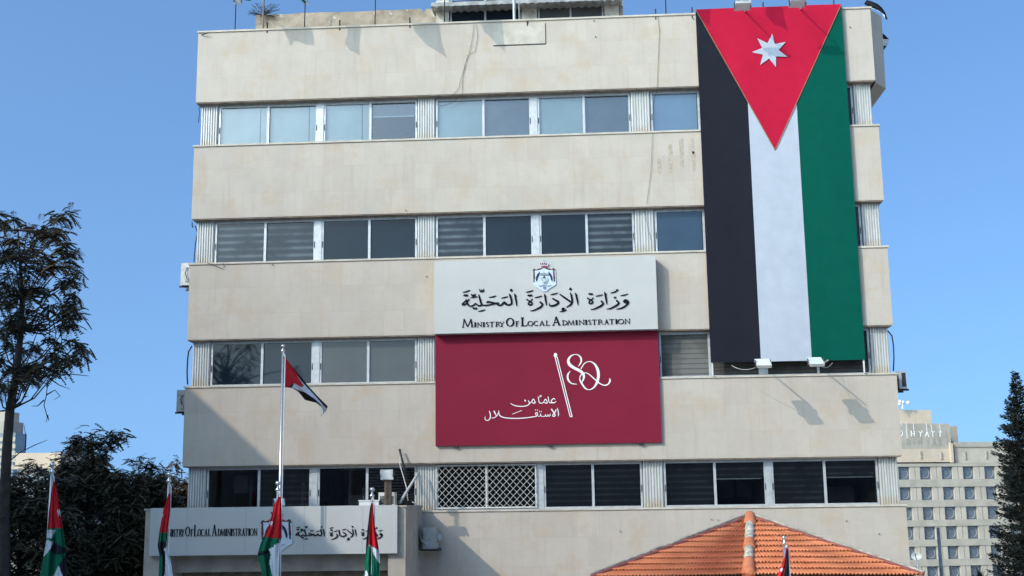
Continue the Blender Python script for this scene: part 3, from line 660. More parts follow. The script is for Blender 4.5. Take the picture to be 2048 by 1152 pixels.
# arabic, mapped from the big sign
xs = [p[0] for s in arA for p in s]; zz = [p[1] for s in arA for p in s]
X0, X1 = P(592, 1065, YS)[0], P(764.5, 1065, YS)[0]; Z0, Z1 = P(690, 1080, YS)[2], P(690, 1051, YS)[2]
kx, kz = (X1-X0)/(max(xs)-min(xs)), (Z1-Z0)/(max(zz)-min(zz))
words(arA, photo_x, lambda p: (X0+(p[0]-min(xs))*kx, Z0+(p[1]-min(zz))*kz, p[2]*.66), S3, YS, .02)
f_ = lambda x: 319.7+(x-923.7)*.5788
en3 = [(c, P(f_(x0), 1065, YS)[0], P(f_(x1), 1065, YS)[0], k) for c, x0, x1, k in EN]
pxs = (32.56+YS)/FPX; zb3 = P(450, 1072, YS)[2]
m = MB(); letters(m, en3, zb3, (14.5*pxs, 19.5*pxs, 22.5*pxs), YS, .02, .62); m.build('english_lettering', M['letter'], S3)
def em3(x, y):
    u = (x-405)/(1095-405); v = (y-360)/(1055-360)
    p = P(523+u*61.5, 1041+v*66, YS); return p[0], p[2], pxs*62/690
emblem(S3, em3, YS)
# things on the portico roof
L = thing('floodlight', tuple(P(776, 1003, -1.6)), 'floodlight on a short wooden post standing on the portico roof', 'floodlight')
pz = pt+.05
p0 = P(776, 1003, -1.6); p1 = P(774, 958, -1.6)
m = MB(); m.box(p0[0]-.085, p0[0]+.085, -1.66, -1.52, pz, p1[2]); m.build('post', M['wood'], L)
lamp_body(L, P(774, 949, -1.75), 1.25, .33, .25, .06, -.1)
a = P(757, 985, -1.3); b = P(790, 1003, -1.3)
AC0 = thing('air_conditioner', ((a[0]+b[0])/2, -1.2, pz), 'small white louvred outdoor unit behind the wooden post on the portico roof', 'air conditioner')
m = MB(); m.box(a[0], b[0], -1.3, -1.0, pz, a[2]); m.build('casing', M['acwhite'], AC0)
m = MB()
for k in range(6): m.box(a[0]+.04, b[0]-.04, -1.312, -1.298, pz+.05+k*.035, pz+.07+k*.035)
m.build('louvre', M['dark'], AC0)
a = P(718, 1003, -1.5); b = P(757, 1010, -1.5)
m = MB(); m.box(a[0], b[0], -1.5, -1.2, pz, a[2]+.01); m.box(a[0]-.02, b[0]+.02, -1.52, -1.18, a[2]+.01, a[2]+.035); tag(m.build('cover_box', M['white']), 'low white metal cover box lying on the portico roof edge', 'box')
L = thing('floodlight', tuple(P(558, 1008, -2.2)), 'white floodlight tipped upwards behind the middle drooping flag on the portico roof', 'floodlight')
p0 = P(558, 1000, -2.2); lamp_body(L, (p0[0], p0[1], pz+.11), 2.1, .28, .2, .05, .5)
# conduit and cables beside it
def pathpx(pts, Y): return [P(x, y, Y) if not isinstance(Y, list) else P(x, y, Y[i]) for i, (x, y) in enumerate(pts)]
def cable(name, pts, r, mat, label, cat='cable', n=5):
    m = MB(); m.tube(pts, r, n); return tag(m.build(name, mat, smooth=True), label, cat)
cable('pipe', pathpx([(800, 1006), (812, 985), (826, 963), (838, 944)], [-.9, -.65, -.35, -.05]), .035, M['cablew'], 'pale pipe slanting from the portico roof up to the wall', 'pipe', 8)
cable('conduit', pathpx([(799, 898), (803, 915), (807, 930), (810, 948), (815, 965)], [-.16, -.2, -.22, -.2, -.15]), .03, M['cable'], 'thick black conduit poking out below the crimson panel', 'pipe', 7)
cable('cable', pathpx([(802, 900), (800, 930), (806, 950), (813, 975), (816, 1002)], [-.15, -.25, -.3, -.4, -.5]), .016, M['cablew'], 'loose pale cable hanging from the black conduit to the portico roof')
cable('cable', pathpx([(825, 1004), (834, 1010), (843, 1020), (843, 1060), (842, 1100), (842, 1152), (842, 1200)], [-.3, -.12, -.05, -.04, -.04, -.04, -.04]), .02, M['cablew'], 'pale pipe-like cable running down the wall beside the portico side')
cable('cable', pathpx([(948, 48), (944, 80), (938, 108), (930, 130), (921, 160), (918, 175), (905, 192)], -.03), .0045, M['cable'], 'thin wire down the top stone band, the longer of two meeting wires')
cable('cable', pathpx([(953, 48), (955, 75), (950, 103), (935, 110), (926, 150), (924, 188), (906, 205), (885, 212), (874, 209)], [-.03]*6+[.1, .2, .22]), .0045, M['cable'], 'thin wire looping into the top windows beside a second wire')
cable('cable', pathpx([(1315, 30), (1319, 60), (1317, 110), (1314, 178), (1308, 205), (1305, 270), (1302, 340), (1294, 405), (1288, 422), (1302, 480)], [-.03, -.03, -.03, -.03, .1, -.04, -.04, -.03, .15, .2]), .0045, M['cable'], 'long thin wire hanging down two storeys left of the huge flag')
cable('cable', pathpx([(398, 214), (399, 228), (397, 245)], .3), .012, M['cable'], 'short loose wire under the left end of the roof band')
cable('cable', pathpx([(384, 444), (385, 455), (391, 452), (395, 466), (391, 487), (389, 510), (388, 524)], [.2, .25, .3, .35, .35, .35, .35]), .016, M['cable'], 'twisted black cable at the left corner above the upper side air conditioner')
cable('cable', pathpx([(384, 692), (377, 703), (375, 720), (374, 745), (375, 769)], .4), .022, M['cable'], 'bowed black cable at the left corner above the lower side air conditioner')
cable('cable', pathpx([(1776, 662), (1784, 672), (1787, 690), (1788, 715), (1787, 742)], [.3, .4, .4, .4, .4]), .02, M['cable'], 'bowed black cable at the right corner above the black air conditioner')
cable('cable', pathpx([(415, 526), (430, 531), (445, 538), (449, 533), (446, 527)], -.04), .008, M['cable'], 'small looped wire on the stone below the striped blinds')

# ------------------------------------------------------------------ air conditioners
def ac_side(px0, px1, py0, py1, Y, label, mat, face):
    a = P(px0, py0, Y); b = P(px1, py1, Y); T = thing('air_conditioner', ((a[0]+b[0])/2, Y, b[2]), label, 'air conditioner')
    m = MB(); m.box(a[0], b[0], Y, Y+.8, b[2], a[2]); m.build('casing', mat, T)
    m = MB(); zc = (a[2]+b[2])/2; h = a[2]-b[2]
    if face == 'dark':
        m.box(a[0]+.07, b[0]-.03, Y-.008, Y, b[2]+.05, a[2]-.05); m.build('grille', M['black'], T)
    else:
        xm = (a[0]+b[0])/2; m.box(xm-.02, xm+.09, Y-.012, Y, zc+h*.25, zc+h*.31); m.box(xm-.0, xm+.08, Y-.03, Y, zc-h*.35, zc-h*.2)
        m.build('service_cover', M['acgrey'], T)
        m = MB(); m.tube([(xm+.05, Y-.02, zc+h*.25), (xm+.0, Y-.06, zc+h*.05), (xm+.05, Y-.05, zc-h*.2)], .013, 5); m.build('hose', M['black'], T)
    m = MB(); sgn = 1 if b[0] < 5 else -1
    wx = b[0]+.05 if sgn > 0 else a[0]-.05
    for yy in (Y+.08, Y+.65):
        m = MB(); m.box(min(a[0]-.06, wx), max(b[0]+.06, wx), yy, yy+.04, b[2]-.05, b[2]); m.build('support', M['black'], T)
    return T
ac_side(362.5, 381, 526, 570, .5, 'pale air conditioner on the left side wall, the upper of two', M['acwhite'], 'pale')
ac_side(354, 370.5, 780, 823, .3, 'grey air conditioner on the left side wall, the lower of two', M['acgrey'], 'pale')
ac_side(1797, 1815, 742, 777, .35, 'black fronted air conditioner on the right side wall', M['alud'], 'dark')
a = P(850, 1055, -.40); b = P(875, 1097, -.40)
T = thing('air_conditioner', ((a[0]+b[0])/2, -.2, b[2]), 'grey end-on air conditioner on a bracket between portico and stone wall', 'air conditioner')
m = MB(); m.box(a[0], b[0], -.75, -.08, b[2], a[2]); m.build('casing', M['acgrey'], T)
m = MB(); m.box(a[0]+.1, b[0]-.1, -.76, -.75, a[2]-.13, a[2]-.07); m.box(a[0]+.07, b[0]-.12, -.775, -.75, b[2]+.06, b[2]+.2); m.build('service_cover', M['alud'], T)
m = MB(); m.ball((b[0]+.012, -.4, (a[2]+b[2])/2), .12, 10, 6); m.build('fan_guard', M['alud'], T)
m = MB(); m.box(a[0]-.08, b[0]+.06, -.78, 0, b[2]-.05, b[2]-.01); m.build('support', M['black'], T)
m = MB(); m.tube([(a[0]-.12, -.02, a[2]-.1), (a[0]-.13, -.4, a[2]-.22), (a[0]-.04, -.75, b[2]+.22), (a[0]+.1, -.78, b[2]+.12)], .022, 6); m.build('hose', M['cablew'], T)

# ------------------------------------------------------------------ rooftop
a = P(512, 30, 3.0); b = P(872, 17, 3.0)
RW = MB(); vs = []; n = 60
for i in range(n+1):
    x = a[0]+(b[0]-a[0])*i/n; z = a[2]+(b[2]-a[2])*i/n+.03*mnoise.noise((x*2.3, .3, 0))+(.12 if .93 < i/n < .95 else 0)*-1
    vs += [(x, 3.0, 18.3), (x, 3.0, z), (x, 3.25, z), (x, 3.25, 18.3)]
RW.add(vs, [(4*i+k, 4*i+4+k, 4*i+5+k, 4*i+1+k) for i in range(n) for k in range(3)]+[(0, 1, 2, 3), (4*n+3, 4*n+2, 4*n+1, 4*n)])
def concr():
    t = NT('weathered_roof_concrete'); f = t.noise(1.3, 8, rough=.68); c = t.mix(t.ramp(f, .35, .65), (.19, .15, .11), (.37, .31, .24))
    c = t.mix(t.ramp(t.noise(4, 8, rough=.75), .60, .68), c, (.60, .56, .49)); c = t.mix(t.ramp(t.noise(7, 5, t.scl((1, 1, .3))), .62, .72), c, (.14, .11, .085))
    return t.fin(c, .92, t.noise(9, 6), .5, .03)
tag(RW.build('roof_wall', concr()), 'weathered brown concrete wall on the roof left of the roof shed', 'wall')
RS = thing('roof_shed', tuple(P(1050, 30, 3.0)), 'rooftop shed with peeling plaster piers, dim windows and corrugated eaves', 'shed')
YR = 2.6
def rx(px): return P(px, 25, YR)[0]
z0, z1 = 18.3, P(1050, -6, YR)[2]
for p0, p1 in ((872, 898), (1043, 1074), (1209, 1238)):
    m = MB(); m.box(rx(p0), rx(p1), YR, YR+.4, z0, z1); m.build('plaster_pier', M['peel'], RS)
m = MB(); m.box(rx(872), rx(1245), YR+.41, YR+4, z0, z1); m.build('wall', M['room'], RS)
m = MB(); m.box(rx(1239), rx(1246), YR+.02, YR+.4, z0, z1); m.build('side_post', M['soffit'], RS)
for (p0, p1, split, kd) in ((900, 1041, 970, 'black'), (1076, 1207, 1141, 'greygl')):
    m = MB(); x0, x1, xm = rx(p0), rx(p1), rx(split)
    m.box(x0, x0+.05, YR+.05, YR+.12, z0, z1); m.box(x1-.05, x1, YR+.05, YR+.12, z0, z1); m.box(xm-.03, xm+.03, YR+.05, YR+.11, z0, z1); m.box(x0+.05, xm-.03, YR+.05, YR+.11, z0, z0+.05); m.box(xm+.03, x1-.05, YR+.05, YR+.11, z0, z0+.05)
    wd = m.build('window', M['alud'], RS); m = MB(); m.box(x0+.05, x1-.05, YR+.09, YR+.1, z0, z1); m.build('pane', M['navy' if kd == 'black' else 'greygl'], wd)
m = MB(); n = 150; vs = []; xa_, xb_ = rx(866), rx(1244)
ze = P(1000, 10, YR-.5)[2]
for i in range(n+1):
    x = xa_+(xb_-xa_)*i/n; wv = .022*math.sin(i*math.pi/3)
    slope_z = ze+(.0 if True else 0)
    vs += [(x, YR-.55, ze+wv), (x, YR+4, ze+.55+wv)]
m.add(vs, [(2*i, 2*i+2, 2*i+3, 2*i+1) for i in range(n)]); m.build('corrugated_roof', M['galv'], RS)
m = MB(); m.box(xa_, xb_, YR-.5, YR-.46, ze+.03, ze+.16); m.build('fascia', M['galv'], RS)
# shrub rooted in the wall end
def leaf_mesh(m, base, d, up, L, npair, ll, lw, droop, r_):
    """a pinnate leaf as leaflet quads"""
    d = d/np.linalg.norm(d); s = np.cross(d, up); s = s/(np.linalg.norm(s)+1e-9)
    for k in range(npair):
        t = (k+.6)/npair; p = base+d*L*t+np.array([0, 0, -droop*t*t*L])
        l_ = ll*(1-.35*abs(t-.45))
        for sg in (-1, 1):
            e = s*sg*.85+d*.35+np.array([0, 0, -.25-.3*r_.random()]); e = e/np.linalg.norm(e); wv = np.cross(e, up+.3*s); wv = wv/(np.linalg.norm(wv)+1e-9)*lw
            o = len(m.v); q = p+e*l_
            m.v += [tuple(p), tuple(p+e*l_*.45+wv), tuple(q), tuple(p+e*l_*.45-wv)]; m.f.append((o, o+1, o+2, o+3)); m.m.append(m.mi)
def foliage(name, ca, cb, cc):
    t = NT(name); oi = t.n('NewGeometry').outputs['Random Per Island']
    c = t.mix(t.ramp(oi, .1, .8), ca, cb); c = t.mix(t.ramp(t.noise(.9, 3), .5, .7), c, cc); t.b.inputs['Specular IOR Level'].default_value = .25
    return t.fin(c, .6)
M['leafd'] = foliage('dark_pinnate_leaves', (.045, .042, .026), (.10, .085, .05), (.13, .085, .05))
M['leafb'] = foliage('brown_leaves', (.09, .06, .035), (.16, .10, .05), (.11, .09, .05))
M['leafg'] = foliage('dark_green_leaves', (.05, .052, .032), (.13, .12, .075), (.12, .095, .06))
M['conif'] = foliage('dark_conifer_needles', (.010, .014, .013), (.022, .028, .024), (.016, .02, .018))
M['bark'] = plain('dark_bark', (.045, .035, .028), .9, .3, 6, bump=.4)
sh = thing('shrub', tuple(P(530, 40, 2.8)), 'wispy shrub growing from the left end of the roof wall', 'plant')
m = MB(); ms = MB(); r_ = np.random.default_rng(5)
b0 = P(527, 32, 2.9)
for k in range(26):
    d = np.array([r_.normal(0, 1), r_.normal(0, .6), abs(r_.normal(.5, .6))]); d /= np.linalg.norm(d); L_ = .25+.35*r_.random()
    ms.tube([b0, b0+d*L_*.6, b0+d*L_+np.array([0, 0, -.06])], .004, 4)
    for j in range(4): leaf_mesh(m, b0+d*L_*(.3+.2*j), d+r_.normal(0, .4, 3), np.array([0, 0, 1.]), .14, 5, .05, .011, .2, r_)
m.build('foliage', M['leafg'], sh); ms.build('stem', M['bark'], sh)
# roof poles, stubs
def roofpole(px, py, Y, top, lean, r, label, group, mat='dark'):
    a = P(px, py, Y); T = thing('flagpole', tuple(a), label, 'flagpole', group)
    m = MB(); m.tube([(a[0], Y, a[2]-.35), (a[0], Y, a[2]), (a[0]+lean[0]*top, Y+lean[1]*top, a[2]+top)], [r*1.7, r, r*.8], 7); m.build('pole', M[mat], T)
    m = MB(); m.ball((a[0]+lean[0]*top, Y+lean[1]*top, a[2]+top+.03), .045, 8, 5); m.build('finial', M['chrome'], T)
    return np.array([a[0]+lean[0]*top, Y+lean[1]*top, a[2]+top]), a
RP = []
for px, py, lab in ((470, 58, 'thin dark pole with a small lamp clipped on, near the left roof corner'), (609, 55, 'thin dark pole on the parapet before the left half of the roof wall'), (750, 50, 'thin dark pole on the parapet, in front of the roof wall right half'),
                    (889, 44, 'thin dark pole before the left pier of the roof shed'), (1332, 27, 'lone thin dark pole on the parapet between roof shed and huge flag'), (1478, 18, 'thin whip-like pole above the top edge of the huge flag')):
    RP.append(roofpole(px, py, .05, 2.2, (.72*(11.06-P(px, py, .05)[0])/32.56+.01, -.72), .016, lab, 'roof edge flagpoles'))
m = MB(); a = P(526, 55, 1.2); m.tube([(a[0], 1.2, 18.3), (a[0], 1.2, 21.5)], .028, 7); tag(m.build('mast', plain('brown_pipe', (.16, .12, .10), .7, .2, 6)), 'brown steel mast rising through the shrub at the roof wall end', 'mast')
m = MB(); a = P(1029, 38, .8); m.tube([(a[0], .8, 18.3), (a[0]-.02, .8, 21.2)], .045, 8); m.tube([(a[0]+.13, .8, 18.3), (a[0]+.15, .8, 21.2)], .012, 5); tag(m.build('mast', M['alud']), 'grey steel mast in front of the roof shed middle pier', 'mast')
stubs = [(535, 56, 'left of the first roof pole'), (680, 51, 'between the two left roof poles'), (820, 46, 'right of the second roof pole'), (1055, 54, 'hanging over the edge under the shed pier'), (1311, 29, 'left of the lone pole near the huge flag'), (1384, 26, 'at the left top corner of the huge flag'), (1526, 16, 'on the huge flag top between its lamps'), (1667, 7, 'near the right top corner of the huge flag')]
for px, py, lb in stubs:
    a = P(px, py, .02); m = MB(); m.tube([(a[0], .02, a[2]-.1), (a[0], -.03, a[2]+.15)], .024, 6); m.tube([(a[0], .02, a[2]-.16), (a[0], .02, a[2]-.1)], .034, 6)
    tag(m.build('pole_stub', M['dark']), 'short dark cut-off pole stub, '+lb, 'pole', 'cut-off pole stubs along the roof edge')
# floodlight on the left roof pole
t_ = P(472, 6, -.45); L = thing('floodlight', tuple(t_), 'small pale lamp clipped to the thin pole near the left roof corner', 'floodlight')
lamp_body(L, (t_[0]+.06, t_[1]-.05, t_[2]+.05), 1.0, .2, .2, .08, .4)
# ------------------------------------------------------------------ draped flags
def inpoly(x, y, poly):
    c = False; n = len(poly); j = n-1
    for i in range(n):
        if (poly[i][1] > y) != (poly[j][1] > y) and x < (poly[j][0]-poly[i][0])*(y-poly[i][1])/(poly[j][1]-poly[i][1])+poly[i][0]: c = not c
        j = i
    return c
def starpoly(cx, cy, r, sx=1.0): return [(cx+sx*r*(1 if k % 2 == 0 else .5)*math.sin(2*math.pi*k/14), cy-r*(1 if k % 2 == 0 else .5)*math.cos(2*math.pi*k/14)) for k in range(14)]
FM = [M['sr'], M['sg'], M['sk'], M['sw']]
def curve(pts, t):
    pts = np.array(pts, float); d = np.r_[0, np.cumsum(np.linalg.norm(np.diff(pts, axis=0), axis=1))]; d /= d[-1]
    return np.array([np.interp(t, d, pts[:, 0]), np.interp(t, d, pts[:, 1])])
def draped(L_, R_, Z, Y, regions, default, label, amp=.09, nf=2.2, ny=90, nx=34, name='flag', group=None, syncy=True, swing=0):
    """cloth hanging in folds; L_/R_ edge curves in photo pixels, regions = (material index, polygon) over the cloth's visible face"""
    sc = lambda p: (Z[0]+p[0]/Z[2], Z[1]+p[1]/Z[2]); Lp = [sc(p) for p in L_]; Rp = [sc(p) for p in R_]
    regs = [(k, [sc(p) for p in poly]) for k, poly in regions]
    m = MB(); pix = []
    for j in range(ny+1):
        t = j/ny
        a, b = curve(Lp, t), curve(Rp, t)
        if syncy:
            yy = Lp[0][1]+(Lp[-1][1]-Lp[0][1])*t; a = np.array([np.interp(yy, [p[1] for p in Lp], [p[0] for p in Lp]), yy]); b = np.array([np.interp(yy, [p[1] for p in Rp], [p[0] for p in Rp]), yy])
        for i in range(nx+1):
            s = i/nx; px = a+(b-a)*s
            fold = amp*min(1, .25+t*1.6)*(math.sin(s*nf*2*math.pi+2.2*t+.6)*.6+.4*math.sin(s*nf*3.3*math.pi-3*t))
            p = P(px[0], px[1], Y+fold+swing*t); m.v.append(tuple(p)); pix.append(px)
    n = nx+1
    for j in range(ny):
        for i in range(nx):
            c = (pix[j*n+i]+pix[(j+1)*n+i+1])/2; k = default
            for kk, poly in regs:
                if inpoly(c[0], c[1], poly): k = kk
            m.f.append((j*n+i, (j+1)*n+i, (j+1)*n+i+1, j*n+i+1)); m.m.append(k)
    o = m.build(name, FM, smooth=True)
    sol = o.modifiers.new('thickness', 'SOLIDIFY'); sol.thickness = .004
    return tag(o, label, 'flag', group)
Zf1 = (70, 920, 4.97)
YF = [-7.5, -6.2, -5.2, -4.6]
draped([(185,215),(160,330),(135,560),(125,680),(120,770),(80,980),(50,1150),(30,1330),(25,1700)], [(195,215),(225,330),(250,540),(275,670),(290,780),(305,900),(300,950),(318,1100),(330,1330),(320,1700)], Zf1, YF[0],
    [(0, [(0,0),(500,0),(500,682),(0,682)]), (3, [(120,690),(212,690),(165,780),(110,770)]), (3, [(100,785),(190,820),(150,890),(60,990)]), (2, [(190,812),(310,885),(300,930),(200,940),(150,890)]), (3, [(235,1050),(290,1200),(160,1200)]), (2, [(240,1045),(300,950),(340,1150),(330,1250),(275,1160)]), (3, starpoly(240,522,42,.7))], 1,
    'drooping Jordanian flag on the far left pole, in front of dark trees', group='drooping flags before the entrance')
Z6 = (0, 740, 2.797)
draped([(945,688),(915,780),(893,900),(882,985),(893,1040),(886,1152),(880,1400)], [(952,688),(951,780),(938,900),(933,1000),(958,1090),(965,1152),(968,1400)], Z6, YF[1],
    [(0, [(800,600),(1000,600),(1000,908),(800,908)]), (2, [(870,970),(915,955),(940,975),(915,1000),(900,1045),(870,1040)]), (3, [(918,1000),(980,960),(980,1400),(920,1400)]), (2, [(910,1010),(925,1010),(922,1152),(905,1152)]), (3, starpoly(910,815,9,.6))], 1,
    'narrow drooping Jordanian flag at the left edge of the portico sign', amp=.06, group='drooping flags before the entrance')
Z5 = (490, 960, 6.0)
draped([(405,200),(350,300),(320,430),(285,550),(235,660),(190,760),(150,890),(190,1060),(205,1152),(220,1600)], [(425,200),(435,300),(440,500),(438,690),(418,760),(408,900),(392,1152),(385,1600)], Z5, YF[2],
    [(0, [(0,0),(600,0),(600,700),(0,680)]), (2, [(150,870),(290,835),(300,870),(180,912),(145,900)]), (3, [(285,830),(345,800),(350,778),(430,750),(430,900),(400,1700),(330,1700),(290,1000),(310,900)]), (2, [(285,870),(302,880),(240,1110),(225,1150)]), (1, [(296,1000),(328,1160),(330,1700),(230,1700),(232,1150)]), (3, starpoly(312,520,36,.75))], 1,
    'drooping Jordanian flag with white star covering the crest on the portico sign', group='drooping flags before the entrance')
draped([(1515,280),(1500,350),(1475,560),(1455,760),(1450,860),(1430,1000),(1440,1070),(1420,1152),(1425,1600)], [(1532,280),(1548,480),(1572,650),(1597,780),(1612,900),(1617,1000),(1612,1152),(1600,1600)], Z5, YF[3],
    [(0, [(1400,200),(1640,200),(1640,860),(1480,770),(1470,700)]), (2, [(1500,260),(1520,300),(1500,500),(1490,700),(1480,780),(1440,880)]), (3, [(1480,772),(1600,842),(1640,1000),(1600,990),(1500,806)]), (3, [(1448,1078),(1500,1160),(1480,1400),(1400,1400)])], 1,
    'drooping Jordanian flag at the right end of the portico sign', group='drooping flags before the entrance')
Zt = (540, 680, 3.716)
YT = -4.0
draped([(107,120),(160,190),(220,260),(290,350),(360,425),(428,492),(418,525)], [(105,350),(165,357),(210,385),(260,445),(345,468),(385,500),(378,570)], Zt, YT,
    [(0, [(100,110),(205,255),(250,345),(235,352),(180,318),(140,345),(100,352)]), (3, [(200,268),(250,325),(300,378),(425,515),(380,570),(383,498),(330,440),(255,385),(205,372),(165,352),(180,320),(235,352),(252,342)]), (2, [(205,380),(262,392),(330,435),(378,485),(385,505),(345,475),(258,450)])], 2,
    'Jordanian flag lifting in the breeze on the tall pole over the portico', amp=.10, nf=1.0, ny=60, nx=40, syncy=False, swing=1.15)
Zk = (1520, 1060, 12.52)
YK = -14.0
draped([(665,430),(620,680),(550,900),(470,1050),(420,1170),(380,1500)], [(697,435),(712,800),(725,1100),(730,1170),(740,1500)], Zk, YK,
    [(2, [(675,560),(700,440),(800,800),(800,1500),(560,1500),(590,1130),(650,880)]), (3, starpoly(545,998,66,.95))], 0,
    'drooping red and black Jordanian flag in front of the tiled roof', amp=.04)
def pole(pxt, pyt, Y, r, label, group, ballr=.062):
    t = P(pxt, pyt, Y); T = thing('flagpole', (t[0], Y, 0), label, 'flagpole', group)
    m = MB(); m.tube([(t[0], Y, 0), (t[0], Y, t[2]-ballr*2.6)], [r*1.25, r], 12); m.build('pole', M['chrome'], T, smooth=True)
    m = MB(); m.ball((t[0], Y, t[2]), ballr, 14, 9, .85); m.build('finial', M['chrome'], T, smooth=True)
    m = MB(); zc = t[2]-ballr*2.2
    m.tube([(t[0], Y, zc-.05), (t[0], Y, zc-.03), (t[0], Y, zc), (t[0], Y, zc+.03), (t[0], Y, t[2]-ballr*.7)], [r*1.1, ballr*.9, ballr*.95, ballr*.5, ballr*.4], 12); m.build('collar', M['chrome'], T, smooth=True)
    m = MB(); m.tube([(t[0]+r+.03, Y-.02, 0), (t[0]+r+.03, Y-.02, zc-.15)], .012, 5); m.tube([(t[0]+r+.03, Y-.02, zc-.15), (t[0]+.02, Y-.05, zc-.05)], .02, 5); m.build('halyard', M['sw'], T)
    return T
pole(105, 929.5, YF[0]+.09, .032, 'polished steel flagpole at the far left before dark trees', 'steel flagpoles before the entrance')
pole(338.5, 948.5, YF[1]+.08, .032, 'polished steel flagpole at the left end of the portico sign', 'steel flagpoles before the entrance')
pole(556, 966.5, YF[2]+.09, .032, 'polished steel flagpole in front of the portico sign crest', 'steel flagpoles before the entrance')
pole(744.5, 979, YF[3]+.09, .032, 'polished steel flagpole at the right end of the portico sign', 'steel flagpoles before the entrance')
pole(566.3, 692, YT, .031, 'tall white steel flagpole rising above the portico to the third storey', None, .05)
pole(1568, 1075, YK+.06, .025, 'steel flagpole standing in front of the tiled kiosk roof', None, .032)
# flags on the roof poles, above the frame; their shadows fall on the top band
def roofflag(tip, base, label, L_=1.8, h=1.0, droop=.75, k=0, sx=.25):
    m = MB(); nx, ny = 30, 22; d = (np.array(base)-tip); d /= np.linalg.norm(d)
    for j in range(ny+1):
        for i in range(nx+1):
            u, v = i/nx, j/ny
            p = tip+d*h*v*(1-.2*u)+L_*(1-.38*v)*u*np.array([sx*(1-v*.5)+.12*math.sin(6*v+3*u+k)*u, .12*math.sin(8*v+k+2*u), -1+.14*math.sin(5*v+k)])
            m.v.append(tuple(p))
    n = nx+1
    for j in range(ny):
        for i in range(nx):
            u, v = (i+.5)/nx, (j+.5)/ny; c = 2 if v < 1/3 else 3 if v < 2/3 else 1
            if u < .5*(1-abs(2*v-1)): c = 0
            m.f.append((j*n+i, (j+1)*n+i, (j+1)*n+i+1, j*n+i+1)); m.m.append(c)
    o = m.build('flag', FM, smooth=True); o.modifiers.new('thickness', 'SOLIDIFY').thickness = .004
    return tag(o, label, 'flag', 'flags on the roof edge poles')
RN = ('on the lamp-carrying pole at the left roof corner', 'on the second roof edge pole from the left', 'on the roof edge pole before the roof wall end', 'on the roof edge pole before the roof shed', 'on the lone roof edge pole left of the huge flag', 'on the whip-like pole above the huge flag')
for k, tb in enumerate(RP):
    roofflag(tb[0], tb[1], 'Jordanian flag hanging '+RN[k], L_=(1.7, 1.9, 1.8, 1.8, 1.7, 1.8)[k], k=k*1.7, sx=(.34, -.12, .10, .02, .1, .1)[k])

# side flags on the right of the roof
Zr = (1420, 0, 5.237)
draped([(1612,42),(1650,62),(1690,85),(1740,100),(1800,140),(1835,200)], [(1640,-2),(1700,15),(1755,40),(1800,80),(1835,130),(1860,205)], Zr, .9, [(3, [(1600,60),(1700,100),(1840,215),(1830,160),(1760,108),(1680,75)])], 2, 'dark curled flag blown over the right end of the roof parapet', amp=.05, nf=1.2, ny=40, nx=24, syncy=False)
draped([(1768,355),(1766,410),(1772,460),(1778,500),(1790,520)], [(1815,352),(1872,405),(1862,460),(1838,500),(1815,525)], Zr, 1.2, [(3, [(1700,405),(1900,412),(1900,480),(1700,470)]), (1, [(1700,470),(1900,480),(1900,505),(1700,500)])], 2, 'small black, white and green flag jutting from behind the right parapet', amp=.05, nf=1.2, ny=40, nx=24, syncy=False)

# ------------------------------------------------------------------ tiled kiosk in front
def at_depth(px, py, Y): return P(px, py, Y)
KA = P(1500, 1034, -10.6); KF = P(1497, 1151, -12.7)
ze_ = KF[2]
def at_z(px, py, z):
    d = _F+_R*(px-1024)/FPX-_U*(py-576)/FPX; return CAM+d*(z-CAM[2])/d[2]
KL = at_z(1180, 1156, ze_); KR = at_z(1850, 1152, ze_)
KB = np.array([KA[0], KA[1]+2.6, ze_])
K = thing('guard_kiosk', (KA[0], KA[1], 0), 'guard kiosk with an orange clay tiled hip roof in front of the facade', 'kiosk')
def tile_face(A, E0, E1, rows, waves, shear):
    """A apex, E0 - E1 eave; stepped wavy clay tiles"""
    m = MB(); nrm = np.cross(E1-E0, A-E0); nrm /= np.linalg.norm(nrm)
    if nrm[2] < 0: nrm = -nrm
    sub = 5; nu = waves*6; n = nu+1
    for r in range(rows):
        o = len(m.v)
        for k in range(sub+2):
            f = min(k, sub)/sub; t = max(0.004, (r+1.35*f-.35)/rows)
            a, b = A+(E0-A)*t, A+(E1-A)*t
            for i in range(nu+1):
                u = i/nu; p = a+(b-a)*u; ph = 2*math.pi*waves*t*(u-shear)
                h = .017*math.sin(ph)+.056*f-.010+.006*mnoise.noise((u*40*t, r*1.7, 3))-(.014 if k > sub else 0)
                m.v.append(tuple(p+nrm*h))
        for k in range(sub+1):
            for i in range(nu): q = o+k*n+i; m.f.append((q, q+n, q+n+1, q+1)); m.m.append(0)
    return m
def claytile():
    t = NT('orange_clay_tiles'); c = t.mix(t.ramp(t.noise(2.4, 6), .35, .7), (.47, .14, .06), (.60, .205, .095)); c = t.mix(t.ramp(t.noise(7, 6, rough=.7), .60, .72), c, (.42, .14, .08))
    return t.fin(c, .75, t.noise(30, 5), .2, .006)
M['tile'] = claytile(); M['mortar'] = plain('rough_mortar', (.33, .30, .25), .95, .3, 9, bump=.8)
m = MB(); m.add([KA, KL, KF, KR], [(0, 1, 2), (0, 2, 3)])
m.v = [tuple(np.array(v)+np.array([0, .03, -.05])) for v in m.v]; m.build('roof_felt', M['soffit'], K)
rf = tile_face(KA, KL, KF, 11, 44, .74).build('tile_slope', M['tile'], K, smooth=True)
tile_face(KA, KF, KR, 11, 48, .27).build('tile_slope', M['tile'], K, smooth=True)
m = MB(); m.add([KA, KL, KB, KR], [(0, 2, 1), (0, 3, 2)]); m.build('back_slope', M['tile'], K)
